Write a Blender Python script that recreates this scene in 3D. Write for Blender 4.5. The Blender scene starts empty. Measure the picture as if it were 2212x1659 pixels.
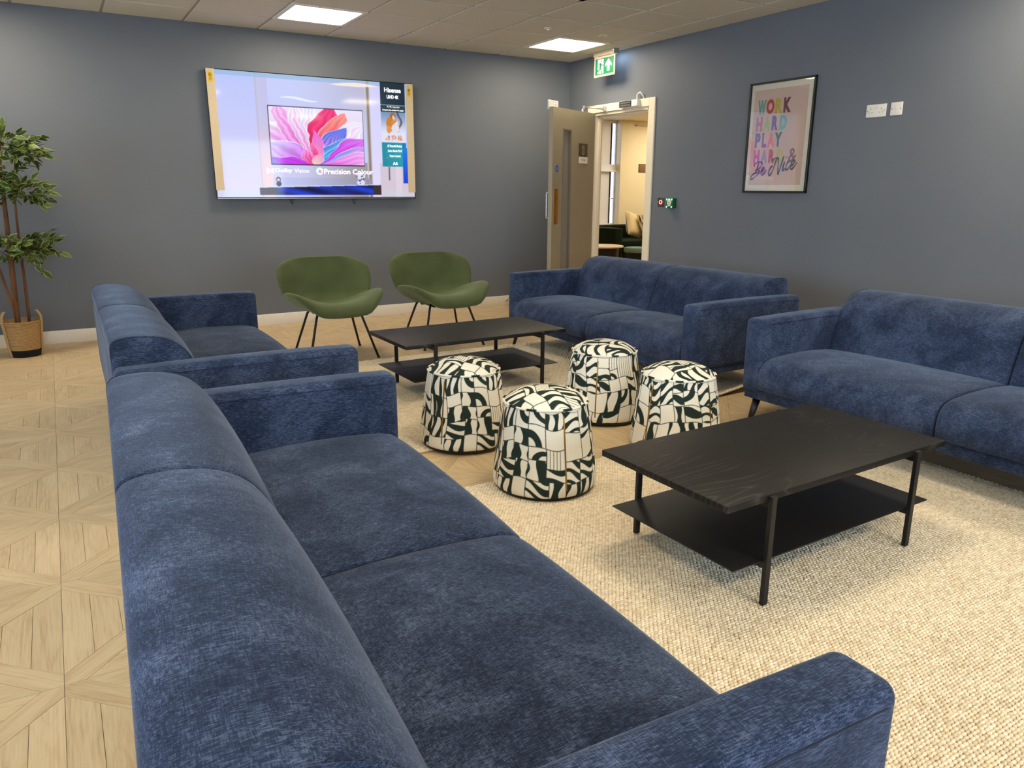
import bpy, bmesh, math, random
import numpy as np
from mathutils import Vector, Matrix
random.seed(7); rng = np.random.default_rng(7)
PI = math.pi
S = bpy.context.scene
C = S.collection

# ------------------------------------------------------------------ camera
YAW, PITCH, ROLL = 0.5413, 0.2549, 0.0039
CAM = Vector((-5.0528, -7.1962, 1.2605)); FPX = 1617.15
_f = Vector((math.sin(YAW)*math.cos(PITCH), math.cos(YAW)*math.cos(PITCH), -math.sin(PITCH)))
_r = Vector((math.cos(YAW), -math.sin(YAW), 0)); _u = _r.cross(_f)
_r2 = _r*math.cos(ROLL) + _u*math.sin(ROLL); _u2 = -_r*math.sin(ROLL) + _u*math.cos(ROLL)
cd = bpy.data.cameras.new('camera'); cam = bpy.data.objects.new('camera', cd); C.objects.link(cam)
M = Matrix((( _r2.x, _u2.x, -_f.x), (_r2.y, _u2.y, -_f.y), (_r2.z, _u2.z, -_f.z))).to_4x4()
M.translation = CAM
cam.matrix_world = M
cd.sensor_fit = 'HORIZONTAL'; cd.sensor_width = 36.0; cd.lens = 36.0*FPX/2212.0; cd.clip_start = 0.02
S.camera = cam

# ------------------------------------------------------------------ world, light levels, exposure
H = 2.595                     # ceiling height
PANEL_STRENGTH = 27.0
PANEL_COLOR = (1.0, 0.87, 0.66)
w = bpy.data.worlds.new('world'); S.world = w; w.use_nodes = True
wn = w.node_tree.nodes; wl = w.node_tree.links
wn['Background'].inputs['Color'].default_value = (0.62, 0.80, 1.0, 1)
wn['Background'].inputs['Strength'].default_value = 10.5
S.view_settings.view_transform = 'Standard'; S.view_settings.look = 'None'
S.view_settings.gamma = 1.0; S.view_settings.use_curve_mapping = False
S.view_settings.exposure = 0.0
S.cycles.use_denoising = True
S.cycles.max_bounces = 10; S.cycles.diffuse_bounces = 5; S.cycles.sample_clamp_indirect = 6.0

# ------------------------------------------------------------------ helpers
def lin(c):
    if isinstance(c, str):
        c = [int(c[i:i+2], 16)/255 for i in (0, 2, 4)]
    return tuple((x/12.92 if x <= 0.04045 else ((x+0.055)/1.055)**2.4) for x in c[:3])
def rgb(r, g, b): return lin((r/255, g/255, b/255))

class NT:
    """small node-tree builder"""
    def __init__(s, name):
        s.m = bpy.data.materials.new(name); s.m.use_nodes = True
        s.t = s.m.node_tree; s.n = s.t.nodes; s.l = s.t.links
        s.b = s.n['Principled BSDF']
    def add(s, typ, **kw):
        n = s.n.new(typ)
        for k, v in kw.items():
            if k.startswith('_'): n.inputs[k[1:].replace('_', ' ')].default_value = v
            else: setattr(n, k, v)
        return n
    def link(s, a, b): s.l.new(a, b)
    def coord(s, out='Object', scale=(1, 1, 1), rot=(0, 0, 0)):
        tc = s.add('ShaderNodeTexCoord'); mp = s.add('ShaderNodeMapping')
        mp.inputs['Scale'].default_value = scale; mp.inputs['Rotation'].default_value = rot
        s.link(tc.outputs[out], mp.inputs['Vector']); return mp.outputs['Vector']
    def noise(s, vec, scale, detail=3, rough=0.5, dist=0.0):
        n = s.add('ShaderNodeTexNoise'); n.inputs['Scale'].default_value = scale
        n.inputs['Detail'].default_value = detail; n.inputs['Roughness'].default_value = rough
        n.inputs['Distortion'].default_value = dist
        if vec is not None: s.link(vec, n.inputs['Vector'])
        return n.outputs['Fac']
    def ramp(s, fac, stops):
        r = s.add('ShaderNodeValToRGB'); e = r.color_ramp.elements
        while len(e) < len(stops): e.new(0.5)
        for i, (p, c) in enumerate(stops):
            e[i].position = p; e[i].color = (*c, 1) if len(c) == 3 else c
        s.link(fac, r.inputs['Fac']); return r.outputs['Color']
    def math(s, op, a, b=None, clamp=False):
        n = s.add('ShaderNodeMath', operation=op); n.use_clamp = clamp
        for i, v in enumerate((a, b)):
            if v is None: continue
            if isinstance(v, (int, float)): n.inputs[i].default_value = v
            else: s.link(v, n.inputs[i])
        return n.outputs[0]
    def mix(s, fac, a, b, mode='MIX'):
        n = s.add('ShaderNodeMix', data_type='RGBA', blend_type=mode)
        for k, v in ((0, fac), (6, a), (7, b)):
            if isinstance(v, (int, float)): n.inputs[k].default_value = v
            elif isinstance(v, tuple): n.inputs[k].default_value = (*v, 1) if len(v) == 3 else v
            else: s.link(v, n.inputs[k])
        return n.outputs[2]
    def bump(s, height, strength=0.3, dist=0.001):
        n = s.add('ShaderNodeBump'); n.inputs['Strength'].default_value = strength
        n.inputs['Distance'].default_value = dist
        s.link(height, n.inputs['Height']); s.link(n.outputs['Normal'], s.b.inputs['Normal'])
    def base(s, v):
        if isinstance(v, tuple): s.b.inputs['Base Color'].default_value = (*v, 1)
        else: s.link(v, s.b.inputs['Base Color'])
    def set(s, rough=0.5, metal=0.0, spec=None, sheen=None, sheen_rough=0.5, sheen_tint=None):
        s.b.inputs['Roughness'].default_value = rough; s.b.inputs['Metallic'].default_value = metal
        if spec is not None: s.b.inputs['Specular IOR Level'].default_value = spec
        if sheen is not None:
            s.b.inputs['Sheen Weight'].default_value = sheen; s.b.inputs['Sheen Roughness'].default_value = sheen_rough
            if sheen_tint: s.b.inputs['Sheen Tint'].default_value = (*sheen_tint, 1)
        return s

def simple(name, col, rough=0.5, metal=0.0, spec=None, grain=0.06, scale=40, bump=0.0):
    """plain painted / moulded surface with a faint procedural mottle"""
    t = NT(name); v = t.coord('Object')
    f = t.noise(v, scale, 3)
    lo = tuple(max(0, c*(1-grain)) for c in col); hi = tuple(min(1, c*(1+grain)) for c in col)
    t.base(t.ramp(f, [(0.3, lo), (0.7, hi)])); t.set(rough, metal, spec)
    if bump: t.bump(f, bump, 0.001)
    return t.m

def emit(name, col, strength):
    t = NT(name); t.base((0.8, 0.8, 0.8)); t.b.inputs['Emission Color'].default_value = (*col, 1)
    t.b.inputs['Emission Strength'].default_value = strength; t.set(0.4); return t.m

# ---- objects
def link(o, parent=None):
    C.objects.link(o)
    if parent is not None: o.parent = parent
    return o
def mesh_of(name, verts, faces, mat=None, smooth=False):
    me = bpy.data.meshes.new(name); me.from_pydata([tuple(v) for v in verts], [], [tuple(f) for f in faces]); me.update()
    if mat is not None: me.materials.append(mat)
    if smooth: me.polygons.foreach_set('use_smooth', [True]*len(me.polygons))
    return me
def obj(name, me, parent=None, loc=(0, 0, 0), rot=(0, 0, 0), **props):
    o = bpy.data.objects.new(name, me); o.location = loc; o.rotation_euler = rot
    for k, v in props.items(): o[k] = v
    return link(o, parent)
def thing(name, label, cat, loc=(0, 0, 0), rz=0.0, group=None):
    o = bpy.data.objects.new(name, None); o.empty_display_size = 0.1
    o.location = loc; o.rotation_euler = (0, 0, rz); o['label'] = label; o['category'] = cat
    if group: o['group'] = group
    return link(o)
def struct(o, **kw):
    o['kind'] = 'structure'
    for k, v in kw.items(): o[k] = v
    return o
def copy_tree(o, parent=None):
    c = o.copy(); C.objects.link(c); c.parent = parent
    for ch in list(o.children): copy_tree(ch, c)
    return c

def bm_box(x0, x1, y0, y1, z0, z1, bevel=0.0, seg=2, bm=None):
    b = bmesh.new()
    vs = [b.verts.new((x, y, z)) for x in (x0, x1) for y in (y0, y1) for z in (z0, z1)]
    for q in ((0, 1, 3, 2), (4, 6, 7, 5), (0, 4, 5, 1), (2, 3, 7, 6), (0, 2, 6, 4), (1, 5, 7, 3)):
        b.faces.new([vs[i] for i in q])
    bmesh.ops.recalc_face_normals(b, faces=b.faces)
    if bevel > 0:
        bmesh.ops.bevel(b, geom=list(b.edges), offset=bevel, segments=seg, profile=0.5, affect='EDGES')
    return b
def box_mesh(name, x, y, z, mat, bevel=0.0, seg=2, smooth=None):
    b = bm_box(x[0], x[1], y[0], y[1], z[0], z[1], bevel, seg)
    me = bpy.data.meshes.new(name); b.to_mesh(me); b.free(); me.materials.append(mat)
    if bevel and smooth is not False:
        me.polygons.foreach_set('use_smooth', [True]*len(me.polygons)); me.update()
        try: me.set_sharp_from_angle(angle=math.radians(50))
        except Exception: pass
    return me
def box(name, x, y, z, mat, parent=None, bevel=0.0, seg=2, **p):
    x = sorted(x); y = sorted(y); z = sorted(z)
    return obj(name, box_mesh(name, x, y, z, mat, bevel, seg), parent, **p)
def multi_box(name, boxes, mat, parent=None, bevel=0.0, **p):
    V = []; F = []
    for (x, y, z) in boxes:
        b = bm_box(min(x), max(x), min(y), max(y), min(z), max(z), bevel, 1); n = len(V)
        b.verts.index_update()
        V += [tuple(v.co) for v in b.verts]; F += [[n+v.index for v in f.verts] for f in b.faces]; b.free()
    return obj(name, mesh_of(name, V, F, mat), parent, **p)

def tube_geo(pts, r, n=8, closed=False, V=None, F=None, cap=True):
    """swept tube; r scalar or list"""
    V = [] if V is None else V; F = [] if F is None else F
    pts = [Vector(p) for p in pts]; N = len(pts); rr = r if isinstance(r, (list, tuple)) else [r]*N
    base = len(V); ref = None
    for i, p in enumerate(pts):
        a = pts[(i-1) % N] if (closed or i > 0) else p; b = pts[(i+1) % N] if (closed or i < N-1) else p
        t = (b-a).normalized()
        if ref is None:
            ref = Vector((0, 0, 1)) if abs(t.z) < 0.9 else Vector((1, 0, 0))
        s = t.cross(ref).normalized(); u = s.cross(t).normalized(); ref = u
        for k in range(n):
            an = 2*PI*k/n
            V.append(tuple(p + s*math.cos(an)*rr[i] + u*math.sin(an)*rr[i]))
    for i in range(N if closed else N-1):
        j = (i+1) % N
        for k in range(n):
            F.append((base+i*n+k, base+i*n+(k+1) % n, base+j*n+(k+1) % n, base+j*n+k))
    if cap and not closed:
        F.append(tuple(base+k for k in reversed(range(n)))); F.append(tuple(base+(N-1)*n+k for k in range(n)))
    return V, F
def tube(name, pts, r, mat, parent=None, n=8, closed=False, **p):
    V, F = tube_geo(pts, r, n, closed); return obj(name, mesh_of(name, V, F, mat, True), parent, **p)
def tubes(name, paths, r, mat, parent=None, n=6, **p):
    V, F = [], []
    for q in paths: tube_geo(q, r, n, False, V, F)
    return obj(name, mesh_of(name, V, F, mat, True), parent, **p)
def lathe_mesh(name, prof, mat, n=48, cap_bottom=True, cap_top=True, smooth=True, sharp=None):
    V = []; F = []
    for (r, z) in prof:
        for k in range(n):
            a = 2*PI*k/n; V.append((r*math.cos(a), r*math.sin(a), z))
    for i in range(len(prof)-1):
        for k in range(n):
            F.append((i*n+k, i*n+(k+1) % n, (i+1)*n+(k+1) % n, (i+1)*n+k))
    if cap_bottom: F.append(tuple(reversed(range(n))))
    if cap_top: F.append(tuple((len(prof)-1)*n+k for k in range(n)))
    me = mesh_of(name, V, F, mat, smooth)
    if smooth:
        try: me.set_sharp_from_angle(angle=math.radians(sharp or 45))
        except Exception: pass
    return me
def lathe(name, prof, mat, parent=None, n=48, loc=(0, 0, 0), rot=(0, 0, 0), **kw):
    p = {k: kw.pop(k) for k in list(kw) if k in ('label', 'kind')}
    return obj(name, lathe_mesh(name, prof, mat, n, **kw), parent, loc, rot, **p)
def prism(name, outline, z0, z1, mat, parent=None, **p):
    """outline in local XY extruded along Z"""
    n = len(outline); V = [(x, y, z0) for x, y in outline] + [(x, y, z1) for x, y in outline]
    F = [tuple(reversed(range(n))), tuple(range(n, 2*n))] + [(i, (i+1) % n, n+(i+1) % n, n+i) for i in range(n)]
    return obj(name, mesh_of(name, V, F, mat), parent, **p)
def catmull(pts, k=6, closed=False):
    P = [np.array(p, float) for p in pts]; out = []
    N = len(P)
    for i in range(N if closed else N-1):
        p0 = P[(i-1) % N] if (closed or i > 0) else P[i]; p1 = P[i]; p2 = P[(i+1) % N]
        p3 = P[(i+2) % N] if (closed or i+2 < N) else P[i+1]
        for j in range(k):
            t = j/k
            out.append(0.5*((2*p1)+(-p0+p2)*t+(2*p0-5*p1+4*p2-p3)*t*t+(-p0+3*p1-3*p2+p3)*t**3))
    if not closed: out.append(P[-1])
    return out

# text -> flat mesh fitted to a w x h box; frame = 4x4 matrix (X right, Y up, Z towards viewer)
def text_mesh(name, s, w, h, mat, bold=0.0):
    cu = bpy.data.curves.new(name, 'FONT'); cu.body = s; cu.size = 1.0; cu.offset = bold; cu.resolution_u = 4
    to = bpy.data.objects.new(name, cu); C.objects.link(to)
    dg = bpy.context.evaluated_depsgraph_get(); dg.update()
    me = bpy.data.meshes.new_from_object(to.evaluated_get(dg)); 
    bpy.data.objects.remove(to); bpy.data.curves.remove(cu)
    me.name = name
    co = np.empty(len(me.vertices)*3); me.vertices.foreach_get('co', co); co = co.reshape(-1, 3)
    mn = co.min(0); mx = co.max(0)
    sx = w/(mx[0]-mn[0]); sy = h/(mx[1]-mn[1]) if h else sx
    co[:, 0] = (co[:, 0]-mn[0])*sx; co[:, 1] = (co[:, 1]-mn[1])*sy; co[:, 2] = 0
    me.vertices.foreach_set('co', co.ravel()); me.materials.clear(); me.materials.append(mat); me.update()
    return me
def text(name, s, x, y, w, h, mat, parent, z=0.0, bold=0.0, **p):
    return obj(name, text_mesh(name, s, w, h, mat, bold), parent, loc=(x, y, z), **p)
def flat(name, pts, z, mat, parent, **p):
    return obj(name, mesh_of(name, [(x, y, z) for x, y in pts], [tuple(range(len(pts)))], mat), parent, **p)
def ribbon_geo(pts, w, z, V, F):
    """flat stroke of width w (scalar or list) along pts"""
    P = [Vector((p[0], p[1], 0)) for p in pts]; b = len(V); N = len(P)
    for i, p in enumerate(P):
        t = (P[min(i+1, N-1)]-P[max(i-1, 0)]).normalized(); n = Vector((-t.y, t.x, 0)); ww = w[i] if isinstance(w, list) else w
        V.append((p.x+n.x*ww/2, p.y+n.y*ww/2, z)); V.append((p.x-n.x*ww/2, p.y-n.y*ww/2, z))
    for i in range(N-1): F.append((b+2*i+1, b+2*i+3, b+2*i+2, b+2*i))
def color_attr(me, cols, name='Col'):
    a = me.color_attributes.new(name, 'FLOAT_COLOR', 'POINT')
    arr = np.ones((len(me.vertices), 4), np.float32); arr[:, :3] = cols; a.data.foreach_set('color', arr.ravel())
def fast_mesh(name, V, F, mat, smooth=True):
    """V (n,3) F (m,4) or (m,3) numpy"""
    me = bpy.data.meshes.new(name); k = F.shape[1]
    me.vertices.add(len(V)); me.vertices.foreach_set('co', np.ascontiguousarray(V, np.float32).ravel())
    me.loops.add(F.size); me.loops.foreach_set('vertex_index', np.ascontiguousarray(F, np.int32).ravel())
    me.polygons.add(len(F)); me.polygons.foreach_set('loop_start', np.arange(0, F.size, k, dtype=np.int32))
    try: me.polygons.foreach_set('loop_total', np.full(len(F), k, np.int32))
    except Exception: pass
    me.polygons.foreach_set('use_smooth', np.full(len(F), smooth)); me.update(); me.validate()
    me.materials.append(mat); return me
def srgb2lin(a): return np.where(a <= 0.04045, a/12.92, ((a+0.055)/1.055)**2.4)

# ------------------------------------------------------------------ materials
def wall_material(name, col):
    t = NT(name); v = t.coord('Object')
    t.base(t.ramp(t.noise(v, 1.3, 2), [(0.3, tuple(c*0.96 for c in col)), (0.7, tuple(c*1.04 for c in col))]))
    t.set(0.55, spec=0.3); t.bump(t.noise(v, 420, 2), 0.12, 0.0006); return t.m
M_WALL = wall_material('slate_paint', rgb(109, 113, 119))
M_CREAM = wall_material('cream_paint', rgb(236, 222, 186))
M_WHITE_WALL = wall_material('white_paint', rgb(226, 224, 218))
M_TRIM = simple('white_gloss', rgb(240, 232, 216), 0.35, grain=0.02)
M_FRAME = simple('cream_gloss', rgb(240, 226, 198), 0.3, grain=0.02)
def tile_material():
    t = NT('ceiling_tile'); v = t.coord('Object')
    n = t.noise(v, 260, 4, 0.7); t.base(t.ramp(n, [(0.32, rgb(190, 184, 168)), (0.42, rgb(216, 210, 192)), (1, rgb(220, 214, 196))]))
    t.set(0.9, spec=0.1); t.bump(n, 0.25, 0.001); return t.m
M_TILE = tile_material()
M_TBAR = simple('ceiling_grid', rgb(176, 170, 160), 0.5, grain=0.02)  # grey darkened to hold the shade of rails recessed between tiles
def parquet_material():
    t = NT('oak_parquet')
    uv = t.add('ShaderNodeUVMap'); oi = t.add('ShaderNodeObjectInfo'); at = t.add('ShaderNodeAttribute', attribute_name='tone')
    tone = t.math('FRACT', t.math('ADD', t.math('MULTIPLY', oi.outputs['Random'], 7.31), at.outputs['Fac']))
    cx = t.add('ShaderNodeCombineXYZ'); t.link(t.math('MULTIPLY', tone, 37.0), cx.inputs[0]); t.link(t.math('MULTIPLY', tone, 11.7), cx.inputs[1])
    va = t.add('ShaderNodeVectorMath', operation='ADD'); t.link(uv.outputs[0], va.inputs[0]); t.link(cx.outputs[0], va.inputs[1])
    def mapped(sc):
        m = t.add('ShaderNodeMapping'); m.inputs['Scale'].default_value = sc; t.link(va.outputs[0], m.inputs['Vector']); return m.outputs[0]
    fine = t.noise(mapped((7, 150, 1)), 1.0, 4, 0.6)
    warp = t.noise(mapped((2.2, 16, 1)), 1.0, 2)
    cont = t.math('FRACT', t.math('MULTIPLY', t.noise(mapped((1.5, 9, 1)), 1.0, 1.5, 0.4), 11.0))
    line = t.math('SUBTRACT', 1.0, t.math('MULTIPLY', t.math('ABSOLUTE', t.math('SUBTRACT', cont, 0.5)), 5.0), True)
    g = t.math('SUBTRACT', t.math('ADD', t.math('MULTIPLY', fine, 0.6), t.math('MULTIPLY', warp, 0.42)), t.math('MULTIPLY', line, 0.055))
    col = t.ramp(g, [(0.34, rgb(190, 160, 118)), (0.50, rgb(211, 184, 142)), (0.68, rgb(221, 197, 157))])
    tint = t.ramp(tone, [(0.0, (0.92, 0.91, 0.90)), (0.5, (0.98, 0.975, 0.96)), (1.0, (1.02, 1.01, 1.0))])
    t.base(t.mix(1.0, col, tint, 'MULTIPLY')); t.set(0.42, spec=0.35); t.bump(fine, 0.05, 0.0005); return t.m
M_PARQUET = parquet_material()
M_SUBFLOOR = simple('joint_filler', rgb(188, 158, 116), 0.8)

def velvet(name, dark, mid, light, axis=0.0, sheen=0.35, tint=(0.6, 0.72, 1.0)):
    """crushed chenille: nap patches + short directional streaks"""
    t = NT(name)
    big = t.noise(t.coord('Object', (1, 1, 1)), 6.0, 5, 0.62, 0.4)
    st1 = t.noise(t.coord('Object', (520, 66, 520)), 1.0, 3.5, 0.62)
    st2 = t.noise(t.coord('Object', (66, 520, 520)), 1.0, 3.5, 0.62)
    med = t.noise(t.coord('Object', (70, 22, 60)), 1.0, 3, 0.6)
    s = t.math('ADD', t.math('MULTIPLY', st1, 0.62-axis), t.math('MULTIPLY', st2, 0.38+axis))
    f = t.math('ADD', t.math('MULTIPLY', big, 0.36), t.math('ADD', t.math('MULTIPLY', s, 0.95), t.math('MULTIPLY', med, 0.12)))
    f = t.math('SUBTRACT', f, 0.220)
    t.base(t.ramp(f, [(0.30, dark), (0.49, mid), (0.74, light)]))
    t.set(0.85, spec=0.12, sheen=sheen, sheen_rough=0.38, sheen_tint=tint)
    t.bump(s, 0.35, 0.0012); return t.m
M_NAVY = velvet('navy_chenille', rgb(13, 18, 33), rgb(42, 53, 77), rgb(108, 123, 154), 0.0, 0.2, (0.68, 0.8, 1.0))
M_SEAM = simple('navy_thread', rgb(24, 30, 50), 0.9)
M_BLACK = simple('black_metal', rgb(22, 21, 21), 0.45, 0.0, 0.4)
M_BLACK_SATIN = simple('black_powder_coat', rgb(27, 25, 24), 0.5, 0.0, 0.4)
def ash_material():
    t = NT('black_ash'); v = t.coord('Object')
    n = t.noise(t.coord('Object', (0.85, 6.5, 3)), 1.0, 1.2, 0.35)
    cont = t.math('FRACT', t.math('MULTIPLY', n, 19.0))
    line = t.math('SUBTRACT', 1.0, t.math('MULTIPLY', t.math('ABSOLUTE', t.math('SUBTRACT', cont, 0.5)), 4.5), True)
    pore = t.noise(t.coord('Object', (14, 420, 420)), 1.0, 3, 0.6)
    sx_ = t.add('ShaderNodeSeparateXYZ'); t.link(t.coord('Object'), sx_.inputs[0])
    zone = t.ramp(t.math('ADD', t.math('MULTIPLY', t.math('ABSOLUTE', sx_.outputs[0]), 1.5), t.math('MULTIPLY', t.noise(t.coord('Object', (2.2, 6, 3)), 1.0, 1), 0.5)), [(0.42, (0.25, 0.25, 0.25)), (0.75, (1, 1, 1))])
    f = t.math('ADD', t.math('MULTIPLY', t.math('MULTIPLY', line, zone), 0.30), t.math('MULTIPLY', pore, 0.5))
    t.base(t.ramp(f, [(0.2, rgb(19, 17, 15)), (0.42, rgb(28, 25, 22)), (0.72, rgb(80, 73, 64))]))
    t.set(0.5, spec=0.27); t.bump(f, 0.12, 0.0003); return t.m
M_ASH = ash_material()
def green_material():
    t = NT('olive_wool'); v = t.coord('Object')
    a = t.noise(v, 5, 3); b = t.noise(v, 600, 2)
    f = t.math('ADD', t.math('MULTIPLY', a, 0.6), t.math('MULTIPLY', b, 0.4))
    t.base(t.ramp(f, [(0.3, rgb(68, 74, 44)), (0.7, rgb(92, 100, 64))])); t.set(0.9, spec=0.1, sheen=0.25, sheen_rough=0.5, sheen_tint=(0.8, 0.95, 0.6))
    t.bump(b, 0.3, 0.0008); return t.m
M_GREEN = green_material()
def attr_print(name, speck=0.25, rough=0.85):
    t = NT(name); a = t.add('ShaderNodeAttribute', attribute_name='Col')
    v = t.coord('Object'); n = t.noise(v, 420, 3, 0.7)
    t.base(t.mix(1.0, a.outputs['Color'], t.ramp(n, [(0.33, (1-speck, 1-speck, 1-speck*1.1)), (0.45, (1, 1, 1)), (1, (1, 1, 1))]), 'MULTIPLY'))
    t.set(rough, spec=0.15); t.bump(t.noise(v, 700, 2), 0.3, 0.0008); return t.m
M_POUF = attr_print('zebra_patchwork_print')
M_BRASS = simple('brass', rgb(168, 126, 58), 0.35, 0.9)
def rug_material():
    t = NT('jute_yarn'); a = t.add('ShaderNodeAttribute', attribute_name='tone')
    big = t.noise(t.coord('Object'), 2.5, 3); fib = t.noise(t.coord('Object', (300, 900, 600)), 1.0, 2)
    f = t.math('ADD', t.math('MULTIPLY', a.outputs['Fac'], 0.55), t.math('ADD', t.math('MULTIPLY', big, 0.25), t.math('MULTIPLY', fib, 0.25)))
    t.base(t.ramp(f, [(0.15, rgb(214, 196, 164)), (0.5, rgb(237, 221, 191)), (0.85, rgb(247, 235, 212))])); t.set(0.9, spec=0.1); return t.m
M_RUG = rug_material()
M_RUGBACK = simple('jute_backing', rgb(160, 132, 96), 0.95, grain=0.15, scale=300)
M_LEGBLACK = simple('black_leg', rgb(20, 16, 14), 0.35)
M_PLASTIC = simple('white_plastic', rgb(236, 230, 218), 0.35, grain=0.01)
M_DARKHOLE = simple('dark_slot', rgb(30, 28, 26), 0.7)
M_DOOR = simple('taupe_door_paint', rgb(152, 140, 116), 0.45, grain=0.03, scale=6)
M_DOOREDGE = simple('taupe_door_edge', rgb(120, 108, 92), 0.5, grain=0.03)
M_STEEL = simple('satin_steel', rgb(196, 194, 188), 0.3, 0.9)
M_GLASS = None
def glass_material(name, refl=0.08, tint=(1, 1, 1)):
    t = NT(name); tr = t.add('ShaderNodeBsdfTransparent'); tr.inputs['Color'].default_value = (*tint, 1)
    gl = t.add('ShaderNodeBsdfGlossy'); gl.inputs['Roughness'].default_value = 0.02
    fr = t.add('ShaderNodeFresnel'); fr.inputs['IOR'].default_value = 1.45
    mx = t.add('ShaderNodeMixShader'); t.link(t.math('MULTIPLY', fr.outputs[0], refl/0.04), mx.inputs[0])
    t.link(tr.outputs[0], mx.inputs[1]); t.link(gl.outputs[0], mx.inputs[2])
    t.link(mx.outputs[0], t.n['Material Output'].inputs['Surface']); return t.m
M_GLASS = glass_material('window_glass', 0.05)
M_PICGLASS = glass_material('picture_glass', 0.026)

# ------------------------------------------------------------------ room shell
XL, YF = -7.6, -10.2        # left wall plane, front wall plane (behind the camera)
WT = 0.16; WR = 0.10      # outer walls, wall with the doorway
DY0, DY1, DZ = -1.345, -0.450, 2.035    # doorway in the right wall
struct(box('wall_back', (XL, 0.0), (0.0, WT), (0, H+0.1), M_WALL))
struct(multi_box('wall_right', [((0, WR), (YF, DY0), (0, H+0.1)), ((0, WR), (DY1, WT), (0, H+0.1)), ((0, WR), (DY0, DY1), (DZ, H+0.1))], M_WALL))
FWIN = [(-6.9, -5.1), (-4.3, -2.5), (-1.9, -0.5)]; FZ0, FZ1 = 0.85, 2.3
fb = [((XL, WT), (YF-WT, YF), (0, FZ0)), ((XL, WT), (YF-WT, YF), (FZ1, H+0.1))]; fe = [XL]+[v for q_ in FWIN for v in q_]+[WT]
for i in range(0, len(fe), 2): fb.append(((fe[i], fe[i+1]), (YF-WT, YF), (FZ0, FZ1)))
struct(multi_box('wall_front', fb, M_WHITE_WALL))
for k, (a, b) in enumerate(FWIN):
    fr = struct(multi_box('window_%d' % (k+5), [((a, a+0.06), (YF-0.12, YF-0.06), (FZ0, FZ1)), ((b-0.06, b), (YF-0.12, YF-0.06), (FZ0, FZ1)), ((a, b), (YF-0.12, YF-0.06), (FZ0, FZ0+0.06)), ((a, b), (YF-0.12, YF-0.06), (FZ1-0.06, FZ1))], M_TRIM))
    box('glass_pane', (a+0.05, b-0.05), (YF-0.094, YF-0.088), (FZ0+0.05, FZ1-0.05), M_GLASS, fr)
    box('window_sill', (a-0.03, b+0.03), (YF-0.06, YF+0.04), (FZ0-0.03, FZ0), M_TRIM, fr, 0.004)
# left wall with three windows (out of view, they bring in the daylight)
WIN = [(-3.0, -1.2), (-5.6, -3.8), (-8.2, -6.4)]; WZ0, WZ1 = 0.85, 2.3
bx = [((XL-WT, XL), (YF, WT), (0, WZ0)), ((XL-WT, XL), (YF, WT), (WZ1, H+0.1))]
edges = [WT] + [v for (a, b) in WIN for v in (b, a)] + [YF]
for i in range(0, len(edges), 2): bx.append(((XL-WT, XL), (edges[i+1], edges[i]), (WZ0, WZ1)))
struct(multi_box('wall_left', bx, M_WALL))
for k, (a, b) in enumerate(WIN):
    fr = struct(multi_box('window_%d' % (k+1), [((XL-0.12, XL-0.06), (a, a+0.06), (WZ0, WZ1)), ((XL-0.12, XL-0.06), (b-0.06, b), (WZ0, WZ1)),
        ((XL-0.12, XL-0.06), (a, b), (WZ0, WZ0+0.06)), ((XL-0.12, XL-0.06), (a, b), (WZ1-0.06, WZ1)), ((XL-0.11, XL-0.07), ((a+b)/2-0.03, (a+b)/2+0.03), (WZ0, WZ1))], M_TRIM))
    box('glass_pane', (XL-0.094, XL-0.088), (a+0.05, b-0.05), (WZ0+0.05, WZ1-0.05), M_GLASS, fr)
    box('window_sill', (XL-0.06, XL+0.04), (a-0.03, b+0.03), (WZ0-0.03, WZ0), M_TRIM, fr, 0.004)
BBH = 0.108
struct(box('baseboard_back', (XL, 0), (-0.016, 0), (0, BBH), M_TRIM, None, 0.003))
struct(multi_box('baseboard_right', [((-0.016, 0), (YF, DY0-0.09), (0, BBH)), ((-0.016, 0), (DY1+0.09, -0.016), (0, BBH))], M_TRIM))
struct(box('baseboard_left', (XL, XL+0.016), (YF, -0.016), (0, BBH), M_TRIM, None, 0.003))
struct(box('ceiling_slab', (XL-WT, WT), (YF-WT, WT), (H+0.1, H+0.16), M_WHITE_WALL)); 

# --- suspended ceiling: tiles and T-bars (module 0.6 m)
CX, CY = -0.321, -0.5145     # grid origin: first grid lines from the corner
gx = [0.0] + [CX-0.6*i for i in range(13) if CX-0.6*i > XL] + [XL]
gy = [0.0] + [CY-0.6*i for i in range(18) if CY-0.6*i > YF] + [YF]
LIGHTS = [(ix, iy) for ix in (1, 5, 9) for iy in (1, 8, 13)]      # column, row indices
VENT = (2+1, 3+1)
ceil = struct(box('ceiling', (XL, 0), (YF, 0), (H+0.05, H+0.06), M_WHITE_WALL))
tb = []
for x in gx[1:-1]: tb.append(((x-0.012, x+0.012), (YF, 0), (H+0.006, H+0.03)))
for y in gy[1:-1]: tb.append(((XL, 0), (y-0.012, y+0.012), (H+0.007, H+0.029)))
multi_box('grid_rail', tb, M_TBAR, ceil)
multi_box('edge_trim', [((XL, 0), (-0.022, 0), (H+0.004, H+0.03)), ((-0.022, 0), (YF, 0), (H+0.004, H+0.03))], M_TBAR, ceil)
_tile_cache = {}
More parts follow.
